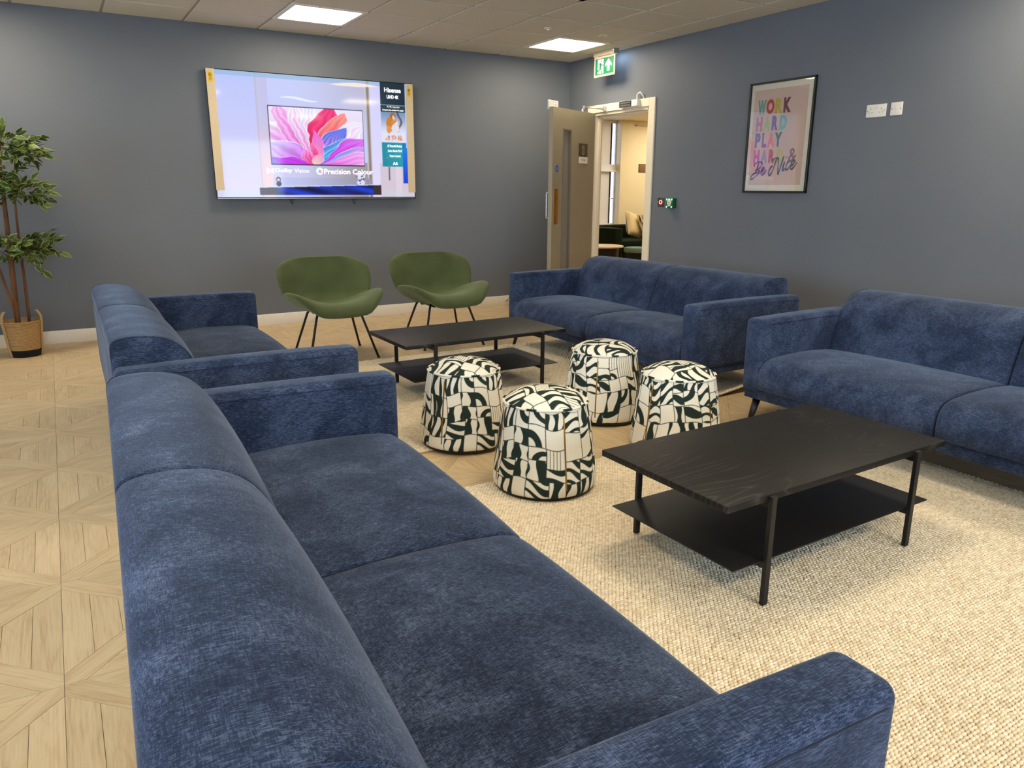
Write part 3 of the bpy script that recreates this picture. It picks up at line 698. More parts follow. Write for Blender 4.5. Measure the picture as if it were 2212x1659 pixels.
def make_sofa(label, group):
    R = thing('sofa', label, 'sofa', (0, 0, 0), 0, group)
    hx = SL/2
    # base plinth and legs
    box('base', (-hx+0.012, hx-0.012), (0.018, SD-0.02), (0.168, 0.232), M_NAVY, R, 0.006)
    for sx in (-1, 1):
        for (fy, dy) in ((0.075, -0.045), (SD-0.10, 0.03)):
            V, F = tube_geo([(sx*(hx-0.060), fy, 0.172), (sx*(hx-0.045), fy+dy, 0.0)], [0.023, 0.0105], 14)
            obj('leg', mesh_of('leg', V, F, M_LEGBLACK, True), R)
    # arms
    for sx in (-1, 1):
        b = bm_box(min(sx*hx, sx*(hx-SA)), max(sx*hx, sx*(hx-SA)), 0.0, SD-0.001, 0.212, SAH)
        bmesh.ops.subdivide_edges(b, edges=[e for e in b.edges if abs(e.verts[0].co.y-e.verts[1].co.y) > 0.1], cuts=10)
        for v in b.verts:      # slightly pillowed upholstery
            ty = max(0.0, 1-((v.co.y-SD/2)/(SD/2))**2)
            if v.co.z > 0.4: v.co.z += 0.006*ty
            cxx = sx*(hx-SA/2); v.co.x += (0.003*ty)*(1 if v.co.x > cxx else -1)
        sharp = [e for e in b.edges if len(e.link_faces) == 2 and e.calc_face_angle(0) > 0.5]
        bmesh.ops.bevel(b, geom=sharp, offset=0.028, segments=5, profile=0.55, affect='EDGES')
        me = bpy.data.meshes.new('arm'); b.to_mesh(me); b.free(); me.materials.append(M_NAVY)
        me.polygons.foreach_set('use_smooth', [True]*len(me.polygons)); me.update()
        arm = obj('arm', me, R)
        # stitched seams along the top edges, round the front corner and down
        paths = []
        for xx, o in ((sx*hx, 1), (sx*(hx-SA), -1)):
            px_ = xx+sx*o*0.0002
            paths.append([(px_+sx*o*0.003*max(0, 1-((y-SD/2)/(SD/2))**2), y, SAH-0.028+0.006*max(0, 1-((y-SD/2)/(SD/2))**2)) for y in np.linspace(0.032, SD-0.034, 14)])
        tubes('seam', paths, 0.0013, M_SEAM, arm, 5)
    # rear frame panel
    rb = box('back_frame', (-hx+SA-0.01, hx-SA+0.01), (0.90, SD-0.002), (0.20, 0.635), M_NAVY, R, 0.012, 3)
    tube('seam', [(-hx+SA, SD-0.002, 0.622), (hx-SA, SD-0.002, 0.622)], 0.0022, M_SEAM, rb, 5)
    # seat cushions
    sp = [(0.02, 0.226), (-0.002, 0.232), (-0.009, 0.26), (-0.010, 0.30), (-0.004, 0.335), (0.012, 0.362), (0.04, 0.381), (0.08, 0.391), (0.14, 0.396),
          (0.22, 0.399), (0.32, 0.400), (0.42, 0.398), (0.52, 0.392), (0.62, 0.383), (0.70, 0.37), (0.70, 0.226), (0.45, 0.226), (0.2, 0.226)]
    def sb(y, z, e):
        s = max(0.0, min(1.0, (z-0.26)/0.12)); f = math.exp(-((y-0.3)/0.28)**2)
        return (-0.010*(e**0.7)*(1-s*0.6) if y < 0.1 else 0.0, s*(0.004+0.020*f)*(e**0.55))
    w2 = hx-SA
    for (a, b) in ((-w2, -0.001), (0.001, w2)):
        s, xs = loft_cushion('seat_cushion', sp, a+0.001, b-0.001, M_NAVY, R, sb, 0.013)
    tubes('seam', [[(0, y+(0.004 if y < 0.05 else 0), z-0.003) for (y, z) in sp[2:14]]], 0.0018, M_SEAM, s, 5)
    # back cushions
    bp = [(0.60, 0.30), (0.575, 0.34), (0.574, 0.38), (0.590, 0.44), (0.612, 0.51), (0.640, 0.583), (0.664, 0.628), (0.688, 0.657), (0.716, 0.679), (0.750, 0.695),
          (0.79, 0.7045), (0.835, 0.7085), (0.88, 0.707), (0.912, 0.700), (0.930, 0.686), (0.936, 0.664), (0.936, 0.60), (0.930, 0.45), (0.92, 0.30), (0.75, 0.30)]
    bp = [tuple(q) for q in catmull(bp, 2, True)]
    def bb(y, z, e):
        s = max(0.0, min(1.0, (z-0.36)/0.2)); f = 1.0 if y < 0.75 else max(0.0, 1-(y-0.75)/0.15)
        return (-0.014*s*f*(e**0.6), 0.005*s*(e**0.6))
    for (a, b) in ((-w2, 0.0005), (-0.0005, w2)):
        c, xs = loft_cushion('back_cushion', bp, a+0.002, b-0.002, M_NAVY, R, bb, 0.014)
        xe = a+0.004 if a < -0.1 else b-0.004
        tubes('seam', [[(xe, y-0.0, z) for (y, z) in bp[8:34]]], 0.0016, M_NAVY, c, 5)
    return R
SOFAS = [((-4.081, -5.651), PI/2-0.041, 'navy sofa closest to the camera, its near arm at the bottom edge'),
         ((-3.985, -3.11), PI/2-0.010, 'navy sofa on the left beside the first green chair, backing onto open floor'),
         ((-1.912, -2.976), -PI/2+0.009, 'navy sofa in front of the doorway along the back right'),
         ((-1.925, -5.509), -PI/2+0.020, 'navy sofa at the right edge behind the nearer coffee table')]
base_sofa = None
for (xy, rz, lab) in SOFAS:
    s = make_sofa(lab, 'navy sofas around the rugs') if base_sofa is None else copy_tree(base_sofa)
    base_sofa = base_sofa or s
    s.location = (xy[0], xy[1], 0); s.rotation_euler = (0, 0, rz); s['label'] = lab

# ------------------------------------------------------------------ rugs: looped jute
RZ = 0.012
def make_rug(label, x0, x1, y0, y1, rz=0.0, px=0.0155, py=0.0098, curl=None):
    cx, cy = (x0+x1)/2, (y0+y1)/2; hx, hy = (x1-x0)/2, (y1-y0)/2
    R = thing('rug', label, 'rug', (cx, cy, 0), rz, 'woven jute rugs')
    n = 40
    def lift(x, y): return curl(x, y) if curl else 0.0*x
    gxs = np.linspace(-hx, hx, n); gys = np.linspace(-hy, hy, n)
    X, Y = np.meshgrid(gxs, gys, indexing='ij'); Z = lift(X, Y)
    top = np.stack([X, Y, Z+0.006], -1).reshape(-1, 3); bot = np.stack([X, Y, Z+0.0005], -1).reshape(-1, 3)
    F = []
    for i in range(n-1):
        for j in range(n-1):
            a = i*n+j; F.append((a, a+n, a+n+1, a+1)); F.append((n*n+a, n*n+a+1, n*n+a+n+1, n*n+a+n))
    rim = [i*n for i in range(n)] + [(n-1)*n+j for j in range(1, n)] + [i*n+n-1 for i in range(n-2, -1, -1)] + [j for j in range(n-2, 0, -1)]
    for a, b in zip(rim, rim[1:]+rim[:1]): F.append((b, a, n*n+a, n*n+b))
    obj('backing', mesh_of('backing', np.vstack([top, bot]), F, M_RUGBACK), R)
    # yarn loops
    ni = int(2*hx/px); nj = int(2*hy/py)
    I, J = np.meshgrid(np.arange(ni), np.arange(nj), indexing='ij')
    lx = -hx+(I+0.5*(J % 2)+0.4)*px + rng.normal(0, 0.0006, I.shape); ly = -hy+(J+0.5)*py + rng.normal(0, 0.0005, I.shape)
    lx = lx.ravel(); ly = ly.ravel(); m = len(lx)
    tpl = []; a_, b_ = px*0.60, py*0.58
    for k in range(6): t_ = 2*PI*k/6; tpl.append((a_*math.cos(t_), b_*math.sin(t_), 0.0052))
    for k in range(6): t_ = 2*PI*k/6; tpl.append((a_*0.78*math.cos(t_), b_*0.74*math.sin(t_), 0.0098))
    tpl.append((0, 0, 0.0116)); tpl = np.array(tpl)
    tf = [(k, (k+1) % 6, 6+(k+1) % 6) for k in range(6)] + [(k, 6+(k+1) % 6, 6+k) for k in range(6)] + [(6+k, 6+(k+1) % 6, 12) for k in range(6)]
    tf = np.array(tf)
    ang = rng.normal(0.05, 0.14, m); ca, sa = np.cos(ang)[:, None], np.sin(ang)[:, None]; sc = rng.uniform(0.9, 1.08, m)[:, None]
    vx = tpl[None, :, 0]*sc; vy = tpl[None, :, 1]*sc
    VX = lx[:, None]+vx*ca-vy*sa; VY = ly[:, None]+vx*sa+vy*ca; VZ = tpl[None, :, 2]*rng.uniform(0.9, 1.08, m)[:, None]+lift(lx, ly)[:, None]
    V = np.stack([VX, VY, VZ], -1).reshape(-1, 3); FF = (tf[None]+(np.arange(m)*13)[:, None, None]).reshape(-1, 3)
    me = fast_mesh('yarn_loops', V, FF, M_RUG, True)
    at = me.attributes.new('tone', 'FLOAT', 'POINT'); at.data.foreach_set('value', np.repeat(rng.uniform(0, 1, m), 13).astype(np.float32))
    obj('yarn_loops', me, R, kind='stuff'); return R
make_rug('nearer woven jute rug under the large black coffee table in front', -4.32, -1.62, -7.35, -4.49)
def curl2(x, y):
    d = np.maximum(0, (x-0.95)/0.45)*np.maximum(0, (-y-0.55)/0.45); return 0.05*np.clip(d, 0, 1)**1.3
make_rug('further woven jute rug under the coffee table by the green chairs', -4.10, -1.29, -3.99, -1.93, curl=curl2)

# ------------------------------------------------------------------ coffee tables
def make_table(label):
    T = thing('coffee_table', label, 'coffee table', (0, 0, 0), 0, 'black coffee tables')
    tw, td, th, zt = 1.135, 0.575, 0.022, 0.378-RZ
    box('table_top', (-tw/2, tw/2), (-td/2, td/2), (zt-th, zt), M_ASH, T, 0.0015)
    sw, sd_ = 1.03, 0.565; zs = 0.157-RZ
    sh = box('lower_shelf', (-sw/2, sw/2), (-sd_/2, sd_/2), (zs-0.004, zs), M_BLACK_SATIN, T, 0.001)
    lx = 0.381
    for sx in (-1, 1):
        for sy in (-1, 1):
            y = sy*(td/2+0.008)
            multi_box('leg', [((sx*lx-0.011, sx*lx+0.011), (y-0.008, y+0.008), (0, zt-0.004))], M_BLACK, T, 0.0015)
        multi_box('cross_bar', [((sx*lx-0.008, sx*lx+0.008), (-td/2, td/2), (zt-th-0.022, zt-th)), ((sx*lx-0.008, sx*lx+0.008), (-td/2, td/2), (zs-0.024, zs-0.004))], M_BLACK, T, 0.001)
    return T
t1 = make_table('larger looking black ash coffee table in the foreground with lower shelf'); t1.location = (-2.932, -5.512, RZ); t1.rotation_euler.z = 0.018
t2 = copy_tree(t1); t2['label'] = 'further black ash coffee table in front of the two green chairs'; t2.location = (-2.836, -2.958, RZ); t2.rotation_euler.z = 0.016

# ------------------------------------------------------------------ patterned poufs
def patch_pattern(X, Y, x0, x1, y0, y1, seed, wrap=None, big=1.0):
    """patchwork of wavy dark stripes, plain blocks and pin lines; returns 1 = dark, 0 = ivory"""
    r = np.random.default_rng(seed)
    Xw = X+0.011*np.sin(Y*24+1.3)+0.005*np.sin(Y*55+X*9); Yw = Y+0.011*np.sin(X*21+0.4)+0.004*np.sin(X*49+Y*12)
    if wrap: Xw = X+0.012*np.sin(Y*19+1.3)*np.sin(PI*(X-x0)/(x1-x0))
    D = np.zeros(X.shape)
    cells = []
    def split(a, b, c, d, depth):
        w_, h_ = b-a, d-c
        if (w_ < 0.088*big and h_ < 0.105*big) or depth > 9 or (w_ < 0.13*big and h_ < 0.15*big and r.random() < 0.15): cells.append((a, b, c, d)); return
        if w_*1.35 > h_: m_ = a+w_*r.uniform(0.36, 0.64); split(a, m_, c, d, depth+1); split(m_, b, c, d, depth+1)
        else: m_ = c+h_*r.uniform(0.36, 0.64); split(a, b, c, m_, depth+1); split(a, b, m_, d, depth+1)
    split(x0, x1, y0, y1, 0)
    prev = -1
    for (a, b, c, d) in cells:
        sk1, sk2 = r.uniform(-0.012, 0.012, 2)
        A = a+sk1*(Yw-(c+d)/2)/max(d-c, .02)*0; 
        msk = (Xw >= a) & (Xw < b) & (Yw >= c) & (Yw < d)
        if not msk.any(): continue
        u = ((Xw-a)/(b-a))[msk]; v = ((Yw-c)/(d-c))[msk]; w_, h_ = b-a, d-c
        typ = r.choice([0, 1, 2, 3, 4, 5], p=[0.22, 0.40, 0.25, 0.05, 0.08, 0.0])
        if typ == prev and typ in (0, 3): typ = 1
        prev = typ; val = np.zeros(u.shape)
        if typ == 1:       # thick vertical waves
            n_ = max(1, round(w_/0.052)); ph = r.uniform(0, 6); amp = r.uniform(0.10, 0.22)
            s_ = u+amp*np.sin(v*r.uniform(2.6, 4.4)+ph)*0.7; fr = (s_*n_+r.uniform(0, 1)) % 1.0
            val = (fr < 0.51+0.16*np.sin(v*5+ph)).astype(float)
        elif typ == 2:     # thick horizontal waves
            n_ = max(1, round(h_/0.055)); ph = r.uniform(0, 6); s_ = v+0.28*np.sin(u*r.uniform(2.4, 3.8)+ph); fr = (s_*n_+r.uniform(0, 1)) % 1.0
            val = (fr < 0.49+0.18*np.sin(u*4+ph)).astype(float)
        elif typ == 3:     # pin lines
            k_ = w_/0.014; val = (((u*k_) % 1.0) < 0.20).astype(float); val *= (u < 0.85)
        elif typ == 4:     # one big curved blade
            cu = r.choice([0.0, 1.0]); cv = r.choice([0.0, 1.0]); rad = np.hypot((u-cu), (v-cv)*1.05)
            val = ((rad > 0.42) & (rad < 0.80)).astype(float)
        elif typ == 5:     # hook
            rad = np.hypot((u-0.55)*1.1, v-0.5); an = np.arctan2(v-0.5, u-0.55); val = ((rad > 0.2) & (rad < 0.46) & (an < 1.9)).astype(float)
        bw = 0.0021
        edge = (np.minimum.reduce([(Xw-a)[msk], (b-Xw)[msk], (Yw-c)[msk], (d-Yw)[msk]]) < bw)
        val = np.maximum(val, edge*0.92); D[msk] = val
    return D
IVORY = np.array(rgb(238, 231, 212)); INK = np.array(rgb(38, 50, 44))
def soft(n, dx, dy, fn):
    acc = 0
    for a_ in (-1/3, 0, 1/3):
        for b_ in (-1/3, 0, 1/3): acc = acc+fn(a_*dx, b_*dy)
    return acc/9
def blur(D, ax_wrap):
    K = D.copy()
    for ax in (0, 1): K = 0.5*K+0.25*np.roll(K, 1, ax)+0.25*np.roll(K, -1, ax)
    return K
def make_pouf(label):
    P = thing('pouf', label, 'pouf', (0, 0, 0), 0, 'zebra print poufs')
    lathe('base', [(0.213, 0.0), (0.216, 0.004), (0.216, 0.016)], M_BLACK, P, 64)
    # body
    nT, nZ = 640, 190
    th = np.linspace(0, 2*PI, nT, endpoint=False); zz = np.linspace(0, 1, nZ)
    prof = catmull([(0.205, 0.009), (0.219, 0.014), (0.2245, 0.028), (0.2242, 0.055), (0.216, 0.13), (0.204, 0.22), (0.192, 0.30), (0.1815, 0.36), (0.1775, 0.377)], 8)
    prof = np.array(prof); L = np.concatenate([[0], np.cumsum(np.linalg.norm(np.diff(prof, axis=0), axis=1))])
    rr = np.interp(zz*L[-1], L, prof[:, 0]); hz = np.interp(zz*L[-1], L, prof[:, 1])
    Tm, Zm = np.meshgrid(th, np.arange(nZ), indexing='ij')
    V = np.stack([rr[Zm]*np.cos(Tm), rr[Zm]*np.sin(Tm), hz[Zm]], -1).reshape(-1, 3)
    a = (np.arange(nT)[:, None]*nZ+np.arange(nZ-1)[None]); b = (((np.arange(nT)+1) % nT)[:, None]*nZ+np.arange(nZ-1)[None])
    F = np.stack([a, b, b+1, a+1], -1).reshape(-1, 4)
    D = soft(9, 2*PI*0.205/nT, L[-1]/nZ, lambda a_, b_: patch_pattern(np.clip(Tm*0.205+a_, 0, 2*PI*0.205-1e-4), np.clip(zz[Zm]*L[-1]+b_, 0, L[-1]-1e-4), 0, 2*PI*0.205, 0, L[-1], 17, wrap=True, big=1.1))
    me = fast_mesh('body', V, F, M_POUF); D = D.reshape(-1, 1); color_attr(me, IVORY*(1-D)+INK*D); obj('body', me, P)
    # domed top
    nR = 120; nA = 420
    ra = np.linspace(0, 1, nR); tz = 0.377+0.057*(1-ra**2.3)**0.8; Ta = np.linspace(0, 2*PI, nA, endpoint=False)
    Ri, Ai = np.meshgrid(np.arange(nR), np.arange(nA), indexing='ij')
    X = 0.178*ra[Ri]*np.cos(Ta[Ai]); Y = 0.178*ra[Ri]*np.sin(Ta[Ai])
    V = np.stack([X, Y, tz[Ri]], -1).reshape(-1, 3)
    a = (np.arange(nR-1)[:, None]*nA+np.arange(nA)[None]); b = (np.arange(nR-1)[:, None]*nA+((np.arange(nA)+1) % nA)[None])
    F = np.stack([a, a+nA, b+nA, b], -1).reshape(-1, 4)
    D = soft(9, 0.002, 0.002, lambda a_, b_: patch_pattern(X+a_, Y+b_, -0.185, 0.185, -0.185, 0.185, 31, big=1.25))
    me = fast_mesh('seat_top', V, F, M_POUF); D = D.reshape(-1, 1); color_attr(me, IVORY*(1-D)+INK*D); obj('seat_top', me, P)
    # welt
    V, F = tube_geo([(0.1795*math.cos(t_), 0.1795*math.sin(t_), 0.378) for t_ in np.linspace(0, 2*PI, 180, endpoint=False)], 0.0052, 10, True)
    me = mesh_of('welt', V, F, M_POUF, True); 
    ang = np.repeat(np.linspace(0, 2*PI, 180, endpoint=False), 10); d = ((np.sin(ang*9+1)+np.sin(ang*14)) > 0.3).astype(float)[:, None]
    color_attr(me, IVORY*(1-d)+INK*d); obj('welt', me, P)
    # brass strips
    for k in range(4):
        t_ = k*PI/2
        Vb, Fb = [], []
        zs = np.linspace(0.045, 0.352, 12); rs = np.interp(zs, prof[:, 1][2:], prof[:, 0][2:])
        for z_, r_ in zip(zs, rs):
            for (o, wd) in ((-0.002, -0.0032), (0.002, -0.0032), (0.002, 0.0032), (-0.002, 0.0032)):
                Vb.append(((r_+o)*math.cos(t_)-wd*math.sin(t_), (r_+o)*math.sin(t_)+wd*math.cos(t_), z_))
        for i in range(11):
            for q in range(4): Fb.append((i*4+q, i*4+(q+1) % 4, (i+1)*4+(q+1) % 4, (i+1)*4+q))
        Fb += [(3, 2, 1, 0), (44, 45, 46, 47)]
        obj('brass_strip', mesh_of('brass_strip', Vb, Fb, M_BRASS), P)
    return P
POUFS = [((-3.342, -4.629), 24, 0, 'frontmost zebra print pouf, standing on the nearer rug edge'),
         ((-3.379, -3.942), -30, 1, 'zebra print pouf on the left, beside the seat of the nearest sofa'),
         ((-2.49, -3.939), -10, 0, 'zebra print pouf at the back, in front of the sofa by the doorway'),
         ((-2.481, -4.526), -39, 0, 'zebra print pouf partly hidden by the nearer coffee table')]
p0 = None
for k, (xy, deg, q, lab) in enumerate(POUFS):
    o = make_pouf(lab) if p0 is None else copy_tree(p0); p0 = p0 or o
    to_cam = math.atan2(CAM.y-xy[1], CAM.x-xy[0])      # strips are seen deg degrees right of the line of sight
    o.location = (xy[0], xy[1], RZ+0.0008 if k == 0 else 0.0005 if k == 3 else RZ+0.0008); o.rotation_euler.z = to_cam+math.radians(deg)+[0, PI/2, PI, 1.5*PI][k]; o['label'] = lab

# ------------------------------------------------------------------ green shell chairs
def make_chair(label):
    K = thing('lounge_chair', label, 'chair', (0, 0, 0), 0, 'olive green shell chairs')
    # centre line (y forward, z) with half width, edge curl and outline parameter
    ctr = np.array([(0.300, 0.335), (0.280, 0.366), (0.215, 0.384), (0.10, 0.374), (0.0, 0.356), (-0.10, 0.350), (-0.185, 0.370), (-0.235, 0.418), (-0.268, 0.488), (-0.30, 0.568), (-0.332, 0.648), (-0.356, 0.706), (-0.364, 0.732)])
    hwid = np.array([0.16, 0.255, 0.328, 0.356, 0.360, 0.352, 0.338, 0.338, 0.356, 0.366, 0.346, 0.270, 0.165])
    curl = np.array([0.05, 0.08, 0.115, 0.132, 0.137, 0.128, 0.10, 0.085, 0.085, 0.080, 0.055, 0.015, 0.0])
    cc = np.array(catmull(ctr, 5)); sidx = np.linspace(0, len(ctr)-1, len(cc))
    ww = np.array(catmull(hwid[:, None], 5))[:, 0]; kk = np.array(catmull(curl[:, None], 5))[:, 0]
    n = len(cc); tg = np.gradient(cc, axis=0); tg /= np.linalg.norm(tg, axis=1)[:, None]; nr = np.stack([tg[:, 1], -tg[:, 0]], 1)   # towards the sitter
    if nr[10][1] < 0: nr = -nr
    m = 29; us = np.sin(np.linspace(-PI/2, PI/2, m)); T0 = 0.037
    top, bot = [], []
    for i in range(n):
        e_end = min(1.0, (i/ (n-1))/0.05, (1-i/(n-1))/0.05); e_end = math.sqrt(max(0.0, 1-(1-e_end)**2))
        for u in us:
            x = ww[i]*u; off = kk[i]*(abs(u)**2.2)
            t_ = T0*(1.28-0.36*min(1.0, i/(n*0.5)))*math.sqrt(max(0.0, 1-abs(u)**7))*e_end
            y, z = cc[i]+nr[i]*off
            top.append((x, y+nr[i][0]*t_, z+nr[i][1]*t_)); bot.append((x, y-nr[i][0]*t_, z-nr[i][1]*t_))
    V = top+bot; N = n*m; F = []
    for i in range(n-1):
        for j in range(m-1):
            a = i*m+j; F.append((a, a+1, a+m+1, a+m)); F.append((N+a, N+a+m, N+a+m+1, N+a+1))
    rim = [j for j in range(m)] + [i*m+m-1 for i in range(1, n)] + [(n-1)*m+j for j in range(m-2, -1, -1)] + [i*m for i in range(n-2, 0, -1)]
    for a, b in zip(rim, rim[1:]+rim[:1]): F.append((a, b, N+b, N+a)[::-1])
    b_ = bmesh.new(); vs = [b_.verts.new(v) for v in V]
    for f in F:
        try: b_.faces.new([vs[k] for k in f])
        except ValueError: pass
    bmesh.ops.remove_doubles(b_, verts=b_.verts, dist=0.0006); bmesh.ops.recalc_face_normals(b_, faces=b_.faces)
    # separate into seat and backrest at the fold
    def part(name, keep):
        bb = b_.copy(); kill = [f for f in bb.faces if not keep(f.calc_center_median())]
        bmesh.ops.delete(bb, geom=kill, context='FACES')
        me = bpy.data.meshes.new(name); bb.to_mesh(me); bb.free(); me.materials.append(M_GREEN)
        me.polygons.foreach_set('use_smooth', [True]*len(me.polygons)); me.update(); o = obj(name, me, K)
        return o
    fold = lambda c: c.z-0.372 < (c.y+0.19)*1.15+0.0*c.x
    seat = part('seat', fold); back = part('backrest', lambda c: not fold(c)); b_.free()
    # piping round the rim
    rimpts = [((np.array(V[a])+np.array(V[N+a]))/2) for a in rim]
    rimpts = [p for k, p in enumerate(rimpts) if k % 2 == 0]
    tube('piping', rimpts, 0.0032, M_GREEN, seat, 6, closed=True)
    # legs: bent black tube
    for sx in (-1, 1):
        for sy, lab_ in ((1, 'f'), (-1, 'r')):
            top_ = (sx*0.10, 0.10 if sy > 0 else -0.11, 0.340 if sy > 0 else 0.334)
            path = [top_, (sx*0.158, sy*0.140-0.0, top_[2]+0.010), (sx*0.172, sy*0.155, top_[2]-0.02), (sx*0.262, sy*0.252, 0.004)]
            pts = [path[0]]+[tuple(q) for q in catmull(path[1:3], 3)]+[path[3]]
            lg = tube('leg', pts, 0.0092, M_BLACK, K, 10)
            lathe('foot_cap', [(0.011, 0.0), (0.0115, 0.010), (0.0095, 0.014)], M_BLACK, lg, 14, loc=(sx*0.262, sy*0.252, 0.0))
    multi_box('under_frame', [((-0.14, 0.14), (0.095, 0.125), (0.328, 0.345)), ((-0.14, 0.14), (-0.135, -0.105), (0.316, 0.334)), ((-0.12, -0.10), (-0.12, 0.11), (0.320, 0.336)), ((0.10, 0.12), (-0.12, 0.11), (0.320, 0.336))], M_BLACK, K, 0.002)
    return K
c1 = make_chair('olive green shell chair on the left, further from the doorway'); c1.location = (-3.280, -1.578, 0); c1.rotation_euler.z = PI-0.06
c2 = copy_tree(c1); c2['label'] = 'olive green shell chair on the right, behind the far coffee table'; c2.location = (-2.348, -1.555, 0); c2.rotation_euler.z = PI-0.05

# ------------------------------------------------------------------ television
TVX0, TVX1, TVZ0, TVZ1, TVY = -3.789, -1.901, 1.162, 2.240, -0.06
TW, TH = TVX1-TVX0, TVZ1-TVZ0
tv = thing('television', 'large wall television showing a pink flower demo picture, strips still on its edges', 'television', (TVX0, TVY, TVZ0))
tv.rotation_euler = (PI/2, 0, 0)          # local X right, Y up, Z out of the wall
M_BEZEL = simple('gloss_black_bezel', rgb(14, 14, 16), 0.2)
box('casing', (0.0, TW), (0.0, TH), (-0.035, -0.0015), M_BEZEL, tv, 0.003)
multi_box('bezel', [((0, 0.007), (0, TH), (-0.003, 0.001)), ((TW-0.007, TW), (0, TH), (-0.003, 0.001)), ((0, TW), (TH-0.007, TH), (-0.003, 0.001)), ((0, TW), (0.0, 0.018), (-0.003, 0.002))], M_BEZEL, tv)
box('wall_bracket', (0.55, 1.35), (0.25, 0.85), (-0.06, -0.03), M_BLACK, tv, 0.002)
box('chin_strip', (0.006, TW-0.006), (0.006, 0.011), (0.0, 0.003), M_STEEL, tv)
# picture: painted per vertex on a fine grid
NU, NV = 620, 352
uu = np.linspace(0, 1, NU); vv = np.linspace(0, 1, NV); U, Vq = np.meshgrid(uu, vv, indexing='ij')
img = np.zeros((NU, NV, 3))
def hexa(r, g, b): return np.array([r, g, b])/255.0
def fill(mask, col, alpha=1.0):
    a = (mask.astype(float)*alpha)[..., None] if not isinstance(alpha, np.ndarray) else (mask*alpha)[..., None]
    img[:] = img*(1-a)+np.asarray(col)*a
def lerp(c0, c1, t_): t_ = np.clip(t_, 0, 1)[..., None]; return np.asarray(c0)*(1-t_)+np.asarray(c1)*t_
def sstep(a, b, x): t_ = np.clip((x-a)/(b-a), 0, 1); return t_*t_*(3-2*t_)
img[:] = lerp(hexa(206, 204, 246), hexa(176, 196, 250), Vq*1.1-0.1)
img[:] = img*(1-0.0)
fill((U < 0.21), lerp(hexa(222, 208, 244), hexa(186, 200, 252), Vq*0.9+0.05))
fill((U > 0.205) & (U < 0.262), lerp(hexa(240, 204, 208), hexa(196, 196, 236), sstep(0.15, 0.75, Vq)))
fill((np.abs(U-0.209) < 0.003), hexa(190, 186, 204), 0.7)
fill((np.abs(U-0.222) < 0.002), hexa(206, 202, 222), 0.7)
al = (U > 0.262) & (U < 0.765)
fill(al, lerp(hexa(190, 184, 206), hexa(198, 204, 246), sstep(0.05, 0.3, Vq)))
fill(al, lerp(hexa(200, 208, 250), hexa(186, 182, 204), sstep(0.35, 0.8, U)), 0.75*sstep(0.55, 0.85, Vq))
fill(al & (Vq < 0.3), lerp(hexa(206, 206, 244), hexa(150, 140, 140), sstep(0.35, 0.75, U)), 0.8)
fill((U > 0.742) & (U < 0.768), lerp(hexa(120, 104, 88), hexa(214, 208, 218), np.abs((U-0.757)/0.013)), 0.9)
fill((U > 0.768) & (U < 0.83), lerp(hexa(226, 220, 250), hexa(210, 210, 250), Vq))
fill((U > 0.81) & (Vq < 0.30), hexa(214, 198, 214))
fill((Vq > 0.965), hexa(150, 186, 220), 0.7)
# glow strips reflected at the top
cl_ = (np.abs(Vq-(0.952+0.01*np.sin((U-0.57)*9))) < 0.017*np.clip(1-((U-0.69)/0.125)**2, 0, 1)); fill(cl_, hexa(252, 238, 226), 0.9)
wv_ = (np.abs(Vq-(0.812+0.012*np.sin((U-0.3)*26))) < 0.010*np.clip(1-((U-0.41)/0.10)**2, 0, 1)); fill(wv_, hexa(236, 240, 255), 0.95)
# inner set
a0, a1, b0, b1 = 0.2605, 0.7255, 0.278, 0.744
fill((U > a0-0.003) & (U < a1+0.003) & (Vq > b0-0.008) & (Vq < b1+0.006), hexa(30, 26, 44))
inn = (U > a0) & (U < a1) & (Vq > b0) & (Vq < b1)
s = (U-a0)/(a1-a0); q = (Vq-b0)/(b1-b0)       # 0..1 inside
fill(inn, hexa(238, 236, 250)); fill(inn, lerp(hexa(222, 204, 240), hexa(236, 228, 250), q))
ox, oy = 0.47, -0.06
ax_ = (s-ox)*1.55+0.028*np.sin(q*9+s*4)+0.014*np.sin(q*21+s*13+1)+0.007*np.sin(q*44-s*30); ay_ = q-oy+0.022*np.sin(s*11+q*3)+0.010*np.sin(s*27-q*9)
def petal(ang, length, width, c_in, c_out, streak=0.25, freq=26, bend=0.0, base=0.0, rim=hexa(255, 245, 255)):
    a = math.radians(ang); dx, dy = math.cos(a), math.sin(a)
    length = length*1.12; l = ax_*dx+ay_*dy-base; p_ = -ax_*dy+ay_*dx; p_ = p_-bend*l*l
    t_ = l/length; half = 1.45*width*np.sin(np.clip(t_, 0, 1)**1.1*PI)**0.75
    mk = inn & (t_ > 0) & (t_ < 1) & (np.abs(p_) < half)
    r_ = p_/np.maximum(half, 1e-4)
    col = lerp(c_in, c_out, t_**1.1+0.25*np.abs(r_))
    col = np.clip(col*(1+streak*0.5*np.sin(r_*freq*0.4+t_*5)[..., None]*(0.35+0.65*(1-t_[..., None]))), 0, 1)
    img[:] = np.where(mk[..., None], col, img)
    rimm = mk & (np.abs(r_) > 0.955); img[:] = np.where(rimm[..., None], rim, img)
wh, pk, mg_, vi, cy_, bl, rd_, li_ = hexa(240, 234, 252), hexa(246, 150, 226), hexa(226, 40, 220), hexa(150, 110, 235), hexa(60, 170, 225), hexa(96, 120, 240), hexa(236, 20, 84), hexa(206, 190, 248)
petal(40, 1.05, 0.16, pk, wh, 0.15, bend=0.1); petal(24, 1.05, 0.15, li_, wh, 0.12)
petal(140, 1.12, 0.20, mg_, wh, 0.3); petal(120, 1.15, 0.13, hexa(236, 90, 210), hexa(244, 190, 240), 0.35); petal(108, 1.1, 0.10, hexa(244, 120, 214), wh, 0.3)
